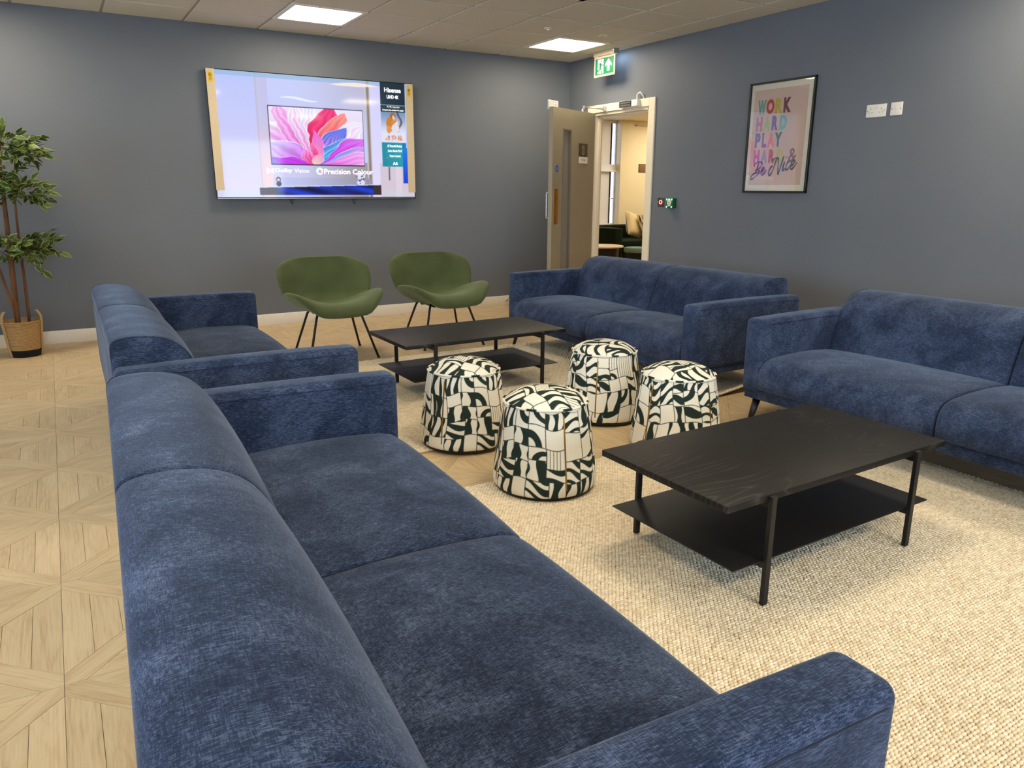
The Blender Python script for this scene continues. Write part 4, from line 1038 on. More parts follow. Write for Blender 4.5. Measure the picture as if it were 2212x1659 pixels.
petal(152, 0.95, 0.10, pk, hexa(236, 214, 250), 0.3); petal(95, 1.15, 0.09, hexa(250, 170, 220), hexa(226, 236, 255), 0.2)
petal(78, 1.02, 0.17, rd_, hexa(240, 60, 130), 0.3, base=0.02); petal(64, 0.98, 0.15, hexa(238, 24, 70), hexa(250, 150, 140), 0.25)
petal(52, 0.98, 0.10, hexa(250, 190, 210), wh, 0.2)
petal(160, 0.80, 0.17, hexa(214, 80, 230), li_, 0.25, bend=-0.15); petal(172, 0.78, 0.10, cy_, vi, 0.25); petal(166, 0.62, 0.07, hexa(212, 40, 224), hexa(190, 60, 236), 0.2)
petal(186, 0.68, 0.07, hexa(190, 30, 220), cy_, 0.2)
petal(66, 0.78, 0.155, hexa(250, 130, 200), bl, 0.55, 60, bend=-0.25); petal(54, 0.72, 0.13, bl, hexa(90, 160, 240), 0.3, bend=-0.35); petal(46, 0.70, 0.10, cy_, hexa(60, 176, 226), 0.3, bend=-0.3)
petal(88, 0.62, 0.07, hexa(252, 160, 170), hexa(240, 110, 220), 0.6, 70)
petal(30, 0.82, 0.13, hexa(204, 20, 220), hexa(214, 120, 240), 0.25, base=0.12); petal(20, 0.80, 0.10, cy_, hexa(214, 150, 240), 0.2, base=0.1); petal(12, 0.86, 0.10, hexa(226, 90, 220), hexa(244, 190, 244), 0.2, base=0.1)
petal(100, 0.42, 0.05, rd_, hexa(250, 120, 190), 0.4); petal(125, 0.36, 0.05, hexa(238, 40, 110), pk, 0.4)
petal(75, 0.24, 0.06, hexa(255, 220, 200), hexa(250, 150, 200), 0.5, 60)
# side panel
sp_ = (U > 0.824) & (U < 0.958)
fill(sp_ & (Vq > 0.81), lerp(hexa(30, 52, 66), hexa(24, 38, 50), U*8-6.9)); fill(sp_ & (np.abs(Vq-0.811) < 0.0022), hexa(120, 190, 200))
fill(sp_ & (Vq < 0.809) & (Vq > 0.752), hexa(40, 62, 74))
fill(sp_ & (Vq < 0.752) & (Vq > 0.486), lerp(hexa(226, 226, 246), hexa(120, 150, 190), sstep(0.55, 0.76, Vq)))
def blob(cx, cy, rx, ry, col, rot=0.0, al_=1.0):
    c_, s_ = math.cos(rot), math.sin(rot); dx, dy = (U-cx)*1.75, Vq-cy
    d = ((dx*c_+dy*s_)/(rx*1.75))**2+((-dx*s_+dy*c_)/ry)**2; fill(d < 1, col, al_)
tree = sp_ & (np.abs(U-0.926-0.01*np.sin(Vq*40)) < 0.006) & (Vq < 0.75) & (Vq > 0.58); fill(tree, hexa(70, 60, 66), 0.7)
blob(0.874, 0.645, 0.021, 0.062, hexa(206, 126, 44), 0.1); blob(0.889, 0.718, 0.016, 0.026, hexa(180, 96, 34)); blob(0.893, 0.708, 0.0075, 0.016, hexa(226, 222, 236)); blob(0.866, 0.60, 0.012, 0.035, hexa(220, 150, 80))
blob(0.905, 0.668, 0.015, 0.026, hexa(214, 170, 120)); blob(0.908, 0.662, 0.009, 0.018, hexa(238, 232, 240)); blob(0.902, 0.61, 0.022, 0.04, hexa(228, 220, 230)); blob(0.893, 0.664, 0.018, 0.012, hexa(214, 140, 60), 0.5)
for (x_, y_) in ((0.890, 0.712), (0.897, 0.712), (0.905, 0.668), (0.911, 0.668)): blob(x_, y_, 0.0014, 0.0035, hexa(30, 24, 30))
for k, x_ in enumerate((0.845, 0.880, 0.914)):
    for i in range(2+k*2):
        for j in range(2+k*2):
            n_ = 2+k*2; sz = 0.026/n_; x0_, y0_ = x_+i*sz, 0.505+j*0.044/n_
            cc_ = [hexa(214, 130, 50), hexa(238, 214, 224), hexa(150, 150, 170), hexa(236, 150, 110)][int(rng.integers(0, 4))]
            fill((U > x0_) & (U < x0_+sz*0.86) & (Vq > y0_) & (Vq < y0_+0.044/n_*0.86), cc_)
fill((U > 0.824) & (U < 0.937) & (Vq < 0.486) & (Vq > 0.272), lerp(hexa(30, 140, 160), hexa(36, 160, 176), U*8-6.7)); fill((U > 0.937) & (U < 0.958) & (Vq < 0.486) & (Vq > 0.272), hexa(20, 120, 190))
for v_ in (0.441, 0.398, 0.353): fill((U > 0.845) & (U < 0.937) & (np.abs(Vq-v_) < 0.0016), hexa(120, 205, 215))
fill((U > 0.937) & (U < 0.966) & (Vq < 0.44) & (Vq > 0.123), lerp(hexa(8, 60, 214), hexa(20, 130, 220), (Vq-0.12)*3))
fill((U > 0.857) & (U < 0.866) & (Vq < 0.27) & (Vq > 0.15), lerp(hexa(40, 40, 44), hexa(190, 190, 200), (U-0.857)/0.009)); fill((U > 0.895) & (U < 0.93) & (Vq < 0.272), hexa(226, 214, 228), 0.7)
# shelf unit, mist, figures
fill((U > 0.262) & (U < 0.765) & (Vq < 0.165) & (Vq > 0.105), lerp(hexa(190, 198, 240), hexa(150, 146, 160), sstep(0.3, 0.8, U)))
co_ = (U > 0.195) & (U < 0.811) & (Vq < 0.078+0.045*(U-0.195)) & (Vq > 0.018); fill(co_, hexa(54, 38, 40))
bl_ = co_ & (U > 0.277) & (U < 0.77); fill(bl_, lerp(hexa(4, 8, 60), hexa(16, 60, 214), 0.5+0.5*np.sin(U*23+Vq*60)*np.sin(U*9+1)))
fill((U > 0.195) & (U < 0.811) & (np.abs(Vq-(0.082+0.045*(U-0.195))) < 0.004), hexa(212, 214, 240))
blob(0.286, 0.148, 0.0105, 0.022, hexa(54, 30, 34)); blob(0.286, 0.144, 0.007, 0.015, hexa(236, 190, 180)); blob(0.287, 0.112, 0.012, 0.022, hexa(30, 26, 30))
blob(0.703, 0.185, 0.024, 0.032, hexa(226, 222, 250)); blob(0.703, 0.128, 0.022, 0.025, hexa(220, 218, 246))
for k in range(14): blob(0.703+rng.normal(0, 0.011), 0.16+rng.normal(0, 0.025), 0.003, 0.005, hexa(40, 40, 60), rng.uniform(0, 3))
fill((Vq < 0.06) & ((U < 0.195) | (U > 0.811)), hexa(200, 214, 222), 0.4)
for ax_k in (0, 1):
    pad = np.pad(img, [(1, 1) if k_ == ax_k else (0, 0) for k_ in range(3)], mode='edge')
    img = 0.5*img+0.25*(pad[:-2] if ax_k == 0 else pad[:, :-2])+0.25*(pad[2:] if ax_k == 0 else pad[:, 2:])
Vs = np.stack([0.007+U*(TW-0.014), 0.018+Vq*(TH-0.025), U*0], -1).reshape(-1, 3)
ii = (np.arange(NU-1)[:, None]*NV+np.arange(NV-1)[None]); Fs = np.stack([ii, ii+NV, ii+NV+1, ii+1], -1).reshape(-1, 4)
t = NT('lit_screen'); a_ = t.add('ShaderNodeAttribute', attribute_name='Col'); t.base((0.01, 0.01, 0.012)); t.link(a_.outputs['Color'], t.b.inputs['Emission Color'])
t.b.inputs['Emission Strength'].default_value = 1.0; t.set(0.06, spec=0.3); M_SCREEN = t.m
me = fast_mesh('screen', Vs, Fs, M_SCREEN, False); color_attr(me, srgb2lin(np.clip(img, 0, 1)).reshape(-1, 3)); scr = obj('screen', me, tv)
M_TXT = emit('lit_white_text', (0.95, 0.95, 1.0), 1.0); M_TXT2 = emit('lit_cream_text', rgb(240, 214, 180), 0.9); M_TXT3 = emit('lit_pale_text', rgb(232, 228, 252), 1.0)
def tvt(s_, u0, u1, v0, v1, mat_, bold=0.0):
    text('caption', s_, u0*TW, v0*TH, (u1-u0)*TW, (v1-v0)*TH, mat_, scr, 0.0012, bold)
tvt('Hisense', 0.845, 0.934, 0.914, 0.953, M_TXT, 0.025); tvt('UHD 4K', 0.857, 0.922, 0.862, 0.892, M_TXT, 0.03)
tvt('AI 4K Upscaler', 0.856, 0.926, 0.781, 0.804, M_TXT2, 0.0); tvt('Exceptionally-detailed 4K quality', 0.832, 0.947, 0.757, 0.774, M_TXT, 0.02)
tvt('AI Smooth Motion', 0.851, 0.932, 0.453, 0.473, M_TXT, 0.02); tvt('Game Mode PLUS', 0.853, 0.931, 0.411, 0.430, M_TXT, 0.02); tvt('Voice Control', 0.861, 0.922, 0.367, 0.386, M_TXT, 0.02)
tvt('A6', 0.878, 0.905, 0.297, 0.325, M_TXT, 0.03); tvt('Dolby', 0.276, 0.356, 0.212, 0.252, M_TXT, 0.015); tvt('Vision', 0.367, 0.438, 0.219, 0.250, M_TXT3, 0.0)
tvt('Precision Colour', 0.514, 0.768, 0.211, 0.254, M_TXT, 0.015)
def dsh(x0_, flip):
    pts = [(0, 0)] + [(0.028*math.sin(a), 0.0235-0.0235*math.cos(a)) for a in np.linspace(0, PI, 14)] + [(0, 0.047)]
    pts = [((x0_ + (-p_[0] if flip else p_[0])), 0.212*TH+p_[1]-0.002) for p_ in pts]
    return pts[::-1] if flip else pts
flat('emblem_half', dsh(0.236*TW, False), 0.0013, M_TXT, scr); flat('emblem_half', dsh(0.236*TW+0.064, True), 0.0013, M_TXT, scr)
for k in range(12):
    a0_, a1_ = 2*PI*k/12, 2*PI*(k+1)/12; import colorsys
    colr = colorsys.hsv_to_rgb((k/12+0.05) % 1, 0.75, 0.98)
    cx_, cy2 = 0.492*TW, 0.232*TH
    flat('ring_segment', [(cx_+0.034*math.cos(a0_), cy2+0.034*math.sin(a0_)), (cx_+0.034*math.cos(a1_), cy2+0.034*math.sin(a1_)), (cx_+0.017*math.cos(a1_), cy2+0.017*math.sin(a1_)), (cx_+0.017*math.cos(a0_), cy2+0.017*math.sin(a0_))], 0.0013, emit('ring_colour', lin(colr), 1.0), scr)
M_TAPE = simple('beige_edge_strip', rgb(222, 200, 162), 0.5, grain=0.03); M_YEL = simple('yellow_sticker', rgb(238, 196, 20), 0.5, grain=0.02)
for (u0, u1, v0, v1, s0, s1, t0, t1) in ((0.0, 0.0365, 0.073, 0.998, 0.008, 0.027, 0.898, 0.977), (0.9605, 1.0, 0.057, 0.996, 0.97, 0.988, 0.889, 0.968)):
    ts = box('edge_strip', (u0*TW, u1*TW), (v0*TH, v1*TH), (0.0015, 0.0035), M_TAPE, tv, label='beige protective strip taped on the screen edge')
    sk = box('warning_sticker', (s0*TW, s1*TW), (t0*TH, t1*TH), (0.0035, 0.0042), M_YEL, ts, label='yellow warning sticker')
    mx_, my_ = (s0+s1)/2*TW, t1*TH-0.027
    V, F = [], []
    ribbon_geo([(mx_+0.013*math.cos(a), my_+0.013*math.sin(a)) for a in np.linspace(0, 2*PI, 20)], 0.0026, 0.0046, V, F); ribbon_geo([(mx_-0.006, my_-0.005), (mx_+0.002, my_+0.007)], 0.008, 0.0046, V, F)
    ribbon_geo([(mx_-0.002, my_-0.008), (mx_+0.006, my_-0.008)], 0.004, 0.0046, V, F)
    for k in range(4): ribbon_geo([(mx_-0.012, my_-0.022-k*0.007), (mx_+0.012-0.004*(k == 3), my_-0.022-k*0.007)], 0.0022, 0.0046, V, F)
    obj('sticker_print', mesh_of('sticker_print', V, F, M_PRINTDARK), ts)
for xx in (0.664, 1.262):
    tube('cable', catmull([(xx-0.02, 0.03, -0.04), (xx-0.018, -0.02, -0.03), (xx, -0.045, -0.028), (xx+0.003, -0.012, -0.03), (xx+0.02, 0.02, -0.04)], 4), 0.0035, M_BLACK, tv, 6)

# ------------------------------------------------------------------ framed poster (right wall): X along -y, Y up, Z into the room
RW = Matrix(((0, 0, -1), (-1, 0, 0), (0, 1, 0))).to_euler()
PY0, PY1, PZ0, PZ1 = -2.592, -3.226, 1.238, 2.096
po = thing('framed_poster', 'black framed motivational poster with bright capital letters on pink paper', 'poster', (0, PY0, PZ0)); po.rotation_euler = RW
PW, PH = PY0-PY1, PZ1-PZ0; fwid = 0.015
multi_box('frame', [((0, fwid), (0, PH), (0, 0.026)), ((PW-fwid, PW), (0, PH), (0, 0.026)), ((0, PW), (0, fwid), (0, 0.026)), ((0, PW), (PH-fwid, PH), (0, 0.026))], simple('black_frame', rgb(20, 17, 16), 0.35), po, 0.002)
M_PAPER = simple('cream_mount', rgb(236, 224, 198), 0.8, grain=0.02); M_PINK = simple('pink_print', rgb(218, 184, 164), 0.8, grain=0.03, scale=12)
box('mount', (0.01, PW-0.01), (0.01, PH-0.01), (0.002, 0.010), M_PAPER, po); 
pr = box('print', (0.047, 0.571), (0.062, 0.800), (0.010, 0.0108), M_PINK, po)
box('glass', (0.012, PW-0.012), (0.012, PH-0.012), (0.0155, 0.0172), M_PICGLASS, po)
def P_(y, z): return (PY0-y, z-PZ0)
cols = {k: simple('ink_'+k, rgb(*c), 0.8, grain=0.03) for k, c in dict(teal=(86, 158, 150), red=(190, 48, 52), mustard=(196, 176, 52), maroon=(122, 62, 68), mauve=(192, 112, 138), lime=(168, 190, 104), purple=(124, 96, 148), aqua=(118, 184, 172), indigo=(84, 76, 150), violet=(98, 80, 156), coral=(226, 128, 128), forest=(72, 116, 96), magenta=(196, 76, 156), grey=(146, 154, 170), crimson=(194, 70, 92), straw=(204, 192, 96), brown=(146, 92, 92)).items()}
rows = [('WORK', 1.849, 1.962, [(-2.681, -2.770), (-2.768, -2.852), (-2.857, -2.932), (-2.938, -3.016)], ['teal', 'red', 'mustard', 'maroon']),
        ('HARD', 1.722, 1.834, [(-2.677, -2.745), (-2.749, -2.826), (-2.836, -2.902), (-2.914, -2.988)], ['mauve', 'lime', 'purple', 'aqua']),
        ('PLAY', 1.594, 1.706, [(-2.678, -2.738), (-2.750, -2.800), (-2.806, -2.880), (-2.876, -2.952)], ['indigo', 'violet', 'coral', 'forest']),
        ('HARD&', 1.472, 1.578, [(-2.676, -2.740), (-2.752, -2.822), (-2.832, -2.894), (-2.910, -2.982), (-3.028, -3.110)], ['magenta', 'grey', 'crimson', 'straw', 'brown'])]
for (s_, z0_, z1_, sp2, cl2) in rows:
    for ch, (ya, yb), cn in zip(s_, sp2, cl2):
        x_, y_ = P_(ya, z0_); text('letter', ch, x_, y_, ya-yb-0.004, z1_-z0_, cols[cn], pr, 0.0113, 0.015 if ch == '&' else 0.06)
# brush script "Be Nice" drawn as tapering strokes (pixels of the detail view -> paper)
def Q(px, py):      # detail view coordinates to wall y,z
    y = -2.657+(px-165)*(-3.115+2.657)/(1000-165); z = 1.348+(1550-py)*(1.481-1.348)/(1550-1250); return P_(y, z+0.03*(px-165)/835-0.010)
script = [[(232, 1310), (228, 1275), (255, 1252), (310, 1240), (362, 1250), (378, 1285), (345, 1335), (290, 1372), (250, 1385), (300, 1375), (330, 1400), (318, 1445), (270, 1495), (215, 1530), (180, 1535), (172, 1510), (195, 1470), (245, 1435), (300, 1420)],
          [(310, 1255), (295, 1320), (278, 1400), (265, 1430)],
          [(355, 1425), (400, 1400), (425, 1365), (412, 1340), (385, 1370), (370, 1430), (378, 1470), (405, 1470), (440, 1430), (462, 1390)],
          [(575, 1335), (540, 1360), (515, 1420), (515, 1480), (535, 1500), (565, 1460), (600, 1360), (625, 1260), (640, 1205), (610, 1205), (575, 1230), (572, 1255)],
          [(640, 1205), (668, 1215), (672, 1290), (676, 1400), (684, 1480), (692, 1490), (712, 1400), (742, 1270), (765, 1185)],
          [(785, 1285), (765, 1370), (755, 1430), (770, 1440), (795, 1400)], [(808, 1208), (815, 1220)],
          [(872, 1290), (850, 1290), (822, 1350), (815, 1410), (832, 1430), (865, 1400), (890, 1360)],
          [(890, 1380), (935, 1350), (960, 1300), (950, 1270), (922, 1290), (900, 1350), (898, 1410), (920, 1425), (960, 1390), (1002, 1320)]]
V, F = [], []
for st_ in script:
    pts = catmull([Q(*p_) for p_ in st_], 6); n_ = len(pts)
    ribbon_geo(pts, [0.0125+0.004*math.sin(k*0.33) for k in range(n_)], 0.0118, V, F)
F = [f for f in F]; obj('script_lettering', mesh_of('script_lettering', V, F, simple('ink_slate', rgb(70, 76, 84), 0.8)), pr)

# ------------------------------------------------------------------ wall plates, switches, exit sign
def plate(name, label, cat, y0, y1, z0, z1):
    o = thing(name, label, cat, (0, y0, z0)); o.rotation_euler = RW; return o, y0-y1, z1-z0
o, w_, h_ = plate('double_socket', 'white double wall socket high on the wall right of the poster', 'socket', -3.664, -3.816, 1.757, 1.843)
box('face_plate', (0, w_), (0, h_), (0, 0.009), M_PLASTIC, o, 0.004, 3)
for k in (0, 1):
    cx_ = w_*(0.24+0.52*k)
    multi_box('socket_slot', [((cx_-0.002, cx_+0.002), (0.052, 0.060), (0.0085, 0.0094)), ((cx_-0.014, cx_-0.008), (0.030, 0.034), (0.0085, 0.0094)), ((cx_+0.008, cx_+0.014), (0.030, 0.034), (0.0085, 0.0094))], M_DARKHOLE, o)
    box('rocker_switch', (w_*0.5-0.018+0.02*k, w_*0.5-0.002+0.02*k), (0.058, 0.076), (0.008, 0.0125), M_PLASTIC, o, 0.001)
for xx in (0.014, w_-0.014): lathe('screw', [(0.0035, 0.009), (0.003, 0.0098)], M_DARKHOLE, o, 12, loc=(xx, h_*0.5, 0))
o, w_, h_ = plate('switched_outlet', 'single white wall plate with centre switch beside the double socket', 'outlet', -3.848, -3.935, 1.759, 1.845)
box('face_plate', (0, w_), (0, h_), (0, 0.009), M_PLASTIC, o, 0.004, 3); box('rocker_switch', (0.034, 0.052), (0.040, 0.066), (0.008, 0.0125), M_PLASTIC, o, 0.001); box('fuse_cover', (0.034, 0.052), (0.016, 0.034), (0.008, 0.011), M_PLASTIC, o, 0.001)
for xx in (0.013, w_-0.013): lathe('screw', [(0.0035, 0.009), (0.003, 0.0098)], M_DARKHOLE, o, 12, loc=(xx, h_*0.5, 0))
o, w_, h_ = plate('exit_button', 'steel door release plate with glowing red ring', 'button', -1.528, -1.612, 1.100, 1.186)
box('face_plate', (0, w_), (0, h_), (0, 0.006), simple('brushed_dark_steel', rgb(112, 106, 98), 0.35, 0.7), o, 0.001)
M_REDGLOW = emit('red_glow', (1.0, 0.16, 0.12), 2.2); V, F = tube_geo([(w_/2+0.0165*math.cos(a), h_*0.5+0.0165*math.sin(a), 0.008) for a in np.linspace(0, 2*PI, 40, endpoint=False)], 0.0042, 8, True)
obj('light_ring', mesh_of('light_ring', V, F, M_REDGLOW, True), o, label='glowing red ring'); lathe('push_button', [(0.013, 0.006), (0.012, 0.008), (0, 0.0085)], simple('dark_red', rgb(120, 10, 14), 0.3), o, 24, loc=(w_/2, h_/2, 0))
for xx in (0.012, w_-0.012): lathe('screw', [(0.003, 0.006), (0.0025, 0.007)], M_STEEL, o, 10, loc=(xx, h_*0.5, 0))
box('top_lip', (0.0, w_), (h_-0.003, h_+0.002), (0, 0.014), M_STEEL, o)
o, w_, h_ = plate('break_glass_unit', 'green emergency door release box right of the red ringed plate', 'call point', -1.690, -1.780, 1.090, 1.182)
M_GBOX = simple('green_plastic', rgb(18, 82, 46), 0.4); M_GGLOW = emit('green_glow', (0.16, 1.0, 0.30), 1.3)
box('body', (0, w_), (0, h_), (-0.001, 0.05), M_GBOX, o, 0.005, 3); box('window_label', (0.017, w_-0.017), (0.036, 0.070), (0.05, 0.0512), M_PLASTIC, o); box('reset_tab', (0.026, w_-0.026), (0.018, 0.034), (0.05, 0.0515), M_PLASTIC, o)
text('lettering', 'PRESS HERE', 0.025, 0.051, 0.04, 0.006, M_PRINTDARK, o, 0.0516, 0.02)
for (xa, xb, ya, yb) in ((0.004, 0.020, 0.072, 0.088), (w_-0.020, w_-0.004, 0.072, 0.088), (0.004, 0.020, 0.004, 0.020), (w_-0.020, w_-0.004, 0.004, 0.020), (0.032, w_-0.032, 0.072, 0.086)):
    box('glow_mark', (xa, xb), (ya, yb), (0.05, 0.0508), M_GGLOW, o, label='glowing green corner mark')
es = thing('exit_sign', 'hanging green emergency exit sign with running figure and up arrow', 'sign', (-0.15, -0.632, 2.352)); es.rotation_euler = RW
EW, EH = 0.338, 0.192
M_SIGNP = simple('sign_plastic', rgb(196, 182, 160), 0.4, grain=0.02)
box('panel', (0, EW), (0, EH), (-0.010, 0.0), M_SIGNP, es, 0.002)
box('housing', (-0.012, EW-0.02), (EH+0.003, EH+0.051), (-0.055, 0.004), M_SIGNP, es, 0.002, label='white lamp housing fixed to the ceiling'); multi_box('clip', [((0.03, 0.05), (EH-0.005, EH+0.01), (-0.008, -0.002)), ((EW-0.06, EW-0.04), (EH-0.005, EH+0.01), (-0.008, -0.002))], M_PLASTIC, es)
box('end_cap', (EW-0.02, EW-0.014), (EH+0.004, EH+0.05), (-0.055, 0.003), simple('grey_plastic', rgb(132, 126, 116), 0.5), es)
M_EXG = simple('exit_green', rgb(8, 118, 78), 0.4, grain=0.02); M_EXW = simple('exit_white', rgb(206, 202, 194), 0.4, grain=0.01)
t = M_EXG.node_tree.nodes['Principled BSDF']; t.inputs['Emission Color'].default_value = (*rgb(20, 170, 104), 1); t.inputs['Emission Strength'].default_value = 0.02
t = M_EXW.node_tree.nodes['Principled BSDF']; t.inputs['Emission Color'].default_value = (1, 0.97, 0.9, 1); t.inputs['Emission Strength'].default_value = 0.05
lg_ = flat('legend', [(0.022, 0.022), (EW-0.022, 0.022), (EW-0.022, EH-0.020), (0.022, EH-0.020)], 0.0006, M_EXG, es)
def E_(x, y): return (0.022+x*(EW-0.044), 0.022+y*(EH-0.042))
flat('doorway_shape', [E_(*p_) for p_ in ((0.13, 0.06), (0.46, 0.06), (0.46, 0.95), (0.13, 0.95))], 0.0009, M_EXW, lg_)
V, F = [], []
def stroke(pts, w_): ribbon_geo([E_(*p_) for p_ in pts], w_, 0.0013, V, F)
stroke([(0.30, 0.70), (0.27, 0.42)], 0.022); stroke([(0.27, 0.45), (0.32, 0.30), (0.35, 0.10), (0.38, 0.10)], 0.013); stroke([(0.27, 0.44), (0.23, 0.27), (0.10, 0.24)], 0.013)
stroke([(0.31, 0.68), (0.37, 0.56), (0.46, 0.56)], 0.010); stroke([(0.30, 0.70), (0.21, 0.66), (0.17, 0.52)], 0.010)
cxh, cyh = E_(0.33, 0.82); n0 = len(V); V += [(cxh+0.0085*math.cos(a), cyh+0.0085*math.sin(a), 0.0013) for a in np.linspace(0, 2*PI, 16, endpoint=False)]; F.append(tuple(range(n0, n0+16)))
obj('running_figure', mesh_of('running_figure', V, F, M_EXG), lg_)
flat('arrow_head', [E_(*p_) for p_ in ((0.54, 0.42), (0.645, 0.57), (0.645, 0.5), (0.795, 0.5), (0.795, 0.57), (0.90, 0.40), (0.90, 0.58), (0.72, 0.92), (0.54, 0.60))], 0.0010, M_EXW, lg_)
flat('arrow_stem', [E_(*p_) for p_ in ((0.645, 0.15), (0.795, 0.15), (0.795, 0.56), (0.645, 0.56))], 0.0011, M_EXW, lg_)
dl = bpy.data.objects.new('led', lathe_mesh('led', [(0.004, 0.0), (0.003, 0.003)], emit('led_green', (0.4, 1, 0.7), 3), 12)); dl.location = (EW-0.03, EH+0.036, 0.004); link(dl, es)
# exit sign lamp: LED strip in the housing washing down the panel and the wall behind
ld = bpy.data.lights.new('exit_lamp', 'AREA'); ld.shape = 'RECTANGLE'; ld.size = 0.16; ld.size_y = 0.02; ld.energy = 0.55; ld.color = (0.55, 0.75, 1.0)
lo = bpy.data.objects.new('exit_lamp', ld); lo.location = (0.25, EH-0.004, -0.035); lo.rotation_euler = (-0.75, -0.35, 0); link(lo, es)

# ------------------------------------------------------------------ door stop on the skirting
ds = thing('door_stop', 'small chrome door stop on the white skirting by the far right sofa', 'door stop', (-0.806, -0.016, 0.062))
tube('stem', [(0, 0, 0), (0, -0.05, 0)], 0.007, M_STEEL, ds, 10); tube('buffer', [(0, -0.048, 0), (0, -0.066, 0)], 0.013, M_PLASTIC, ds, 14); tube('rose', [(0, 0.001, 0), (0, -0.005, 0)], 0.016, M_STEEL, ds, 14)

# ------------------------------------------------------------------ potted ficus
PX, PY = -5.357, -0.40
pf = thing('potted_ficus', 'tall artificial ficus tree in a woven basket against the grey wall', 'plant', (PX, PY, 0))
def basket_mat():
    t = NT('seagrass_weave'); v = t.coord('Object', (1, 1, 1)); wv = t.add('ShaderNodeTexWave', bands_direction='Z'); wv.inputs['Scale'].default_value = 34; wv.inputs['Distortion'].default_value = 1.2
    t.link(v, wv.inputs['Vector']); n = t.noise(t.coord('Object', (50, 50, 260)), 1.0, 3); f = t.math('ADD', t.math('MULTIPLY', wv.outputs['Fac'], 0.45), t.math('MULTIPLY', n, 0.55))
    t.base(t.ramp(f, [(0.25, rgb(132, 100, 58)), (0.75, rgb(200, 164, 112))])); t.set(0.9); t.bump(f, 0.6, 0.003); return t.m
M_BASKET = basket_mat(); M_STRAP = simple('tan_webbing', rgb(190, 156, 108), 0.9, grain=0.12, scale=120); M_BLACKWEAVE = simple('black_weave', rgb(14, 12, 12), 0.9, grain=0.2, scale=200)
bprof = [(0.104, 0.0), (0.108, 0.004), (0.113, 0.05), (0.120, 0.12), (0.128, 0.20), (0.136, 0.268), (0.140, 0.272), (0.133, 0.274), (0.127, 0.262), (0.120, 0.21)]
bk = lathe('basket', [(0.113, 0.052)]+bprof[3:], M_BASKET, pf, 56, cap_bottom=False, cap_top=False)
lathe('base_band', [(0.104, 0.0), (0.109, 0.003), (0.1135, 0.054)], M_BLACKWEAVE, bk, 56, cap_top=False)
lathe('soil', [(0.0, 0.212), (0.124, 0.214)], simple('dark_moss', rgb(46, 38, 26), 0.95, grain=0.3, scale=80), pf, 32, cap_bottom=False, cap_top=False)
for a in (math.radians(-148), math.radians(-18)):
    Vb, Fb = [], []; pr_ = [(0.107, 0.002), (0.116, 0.05), (0.131, 0.20), (0.139, 0.268), (0.137, 0.31), (0.120, 0.345), (0.108, 0.352)]
    for (r_, z_) in pr_:
        for (o_, wd) in ((0.000, -0.014), (0.006, -0.014), (0.006, 0.014), (0.000, 0.014)):
            Vb.append(((r_+o_)*math.cos(a)-wd*math.sin(a), (r_+o_)*math.sin(a)+wd*math.cos(a), z_))
    for i in range(len(pr_)-1):
        for q_ in range(4): Fb.append((i*4+q_, i*4+(q_+1) % 4, (i+1)*4+(q_+1) % 4, (i+1)*4+q_))
    Fb += [(3, 2, 1, 0), tuple(range(len(Vb)-4, len(Vb)))]
    obj('handle_strap', mesh_of('handle_strap', Vb, Fb, M_STRAP), bk)
M_BARK = NT('ficus_bark'); _f2 = M_BARK.noise(M_BARK.coord('Object', (40, 40, 6)), 1.0, 4); M_BARK.base(M_BARK.ramp(_f2, [(0.3, rgb(74, 44, 22)), (0.7, rgb(130, 86, 48))])); M_BARK.set(0.8); M_BARK.bump(_f2, 0.5, 0.003); M_BARK = M_BARK.m
trunks = [([(-0.025, 0.0, 0.2), (-0.012, 0, 0.5), (0.004, 0.01, 0.85), (0.014, 0.02, 1.15), (0.03, 0.02, 1.45), (0.06, 0.02, 1.62)], [0.021, 0.020, 0.018, 0.015, 0.009, 0.003]),
          ([(0.05, 0.03, 0.2), (0.062, 0.03, 0.55), (0.072, 0.03, 0.95), (0.09, 0.02, 1.25), (0.13, 0.02, 1.5)], [0.012, 0.011, 0.009, 0.007, 0.003]),
          ([(-0.03, -0.01, 0.33), (-0.062, -0.01, 0.55), (-0.12, -0.02, 0.9), (-0.16, -0.02, 1.2)], [0.010, 0.009, 0.007, 0.004])]
for (pts, rr_) in trunks:
    P3 = catmull(pts, 5); rs_ = list(np.interp(np.linspace(0, 1, len(P3)), np.linspace(0, 1, len(rr_)), rr_)); V, F = tube_geo(P3, rs_, 10); obj('trunk', mesh_of('trunk', V, F, M_BARK, True), pf)
def leaf_mat():
    t = NT('variegated_leaf'); a = t.add('ShaderNodeAttribute', attribute_name='edge'); oi = t.add('ShaderNodeObjectInfo')
    g = t.ramp(oi.outputs['Random'], [(0.0, rgb(42, 58, 26)), (0.5, rgb(70, 90, 36)), (1.0, rgb(112, 130, 54))])
    n = t.noise(t.coord('Object'), 60, 3); g2 = t.mix(t.math('MULTIPLY', n, 0.5), g, rgb(84, 116, 46))
    e = t.math('GREATER_THAN', t.math('ADD', a.outputs['Fac'], t.math('MULTIPLY', n, 0.3)), 1.04); t.base(t.mix(e, g2, rgb(206, 210, 140))); t.set(0.5, spec=0.3)
    t.b.inputs['Subsurface Weight'].default_value = 0.0; return t.m
M_LEAF = leaf_mat()
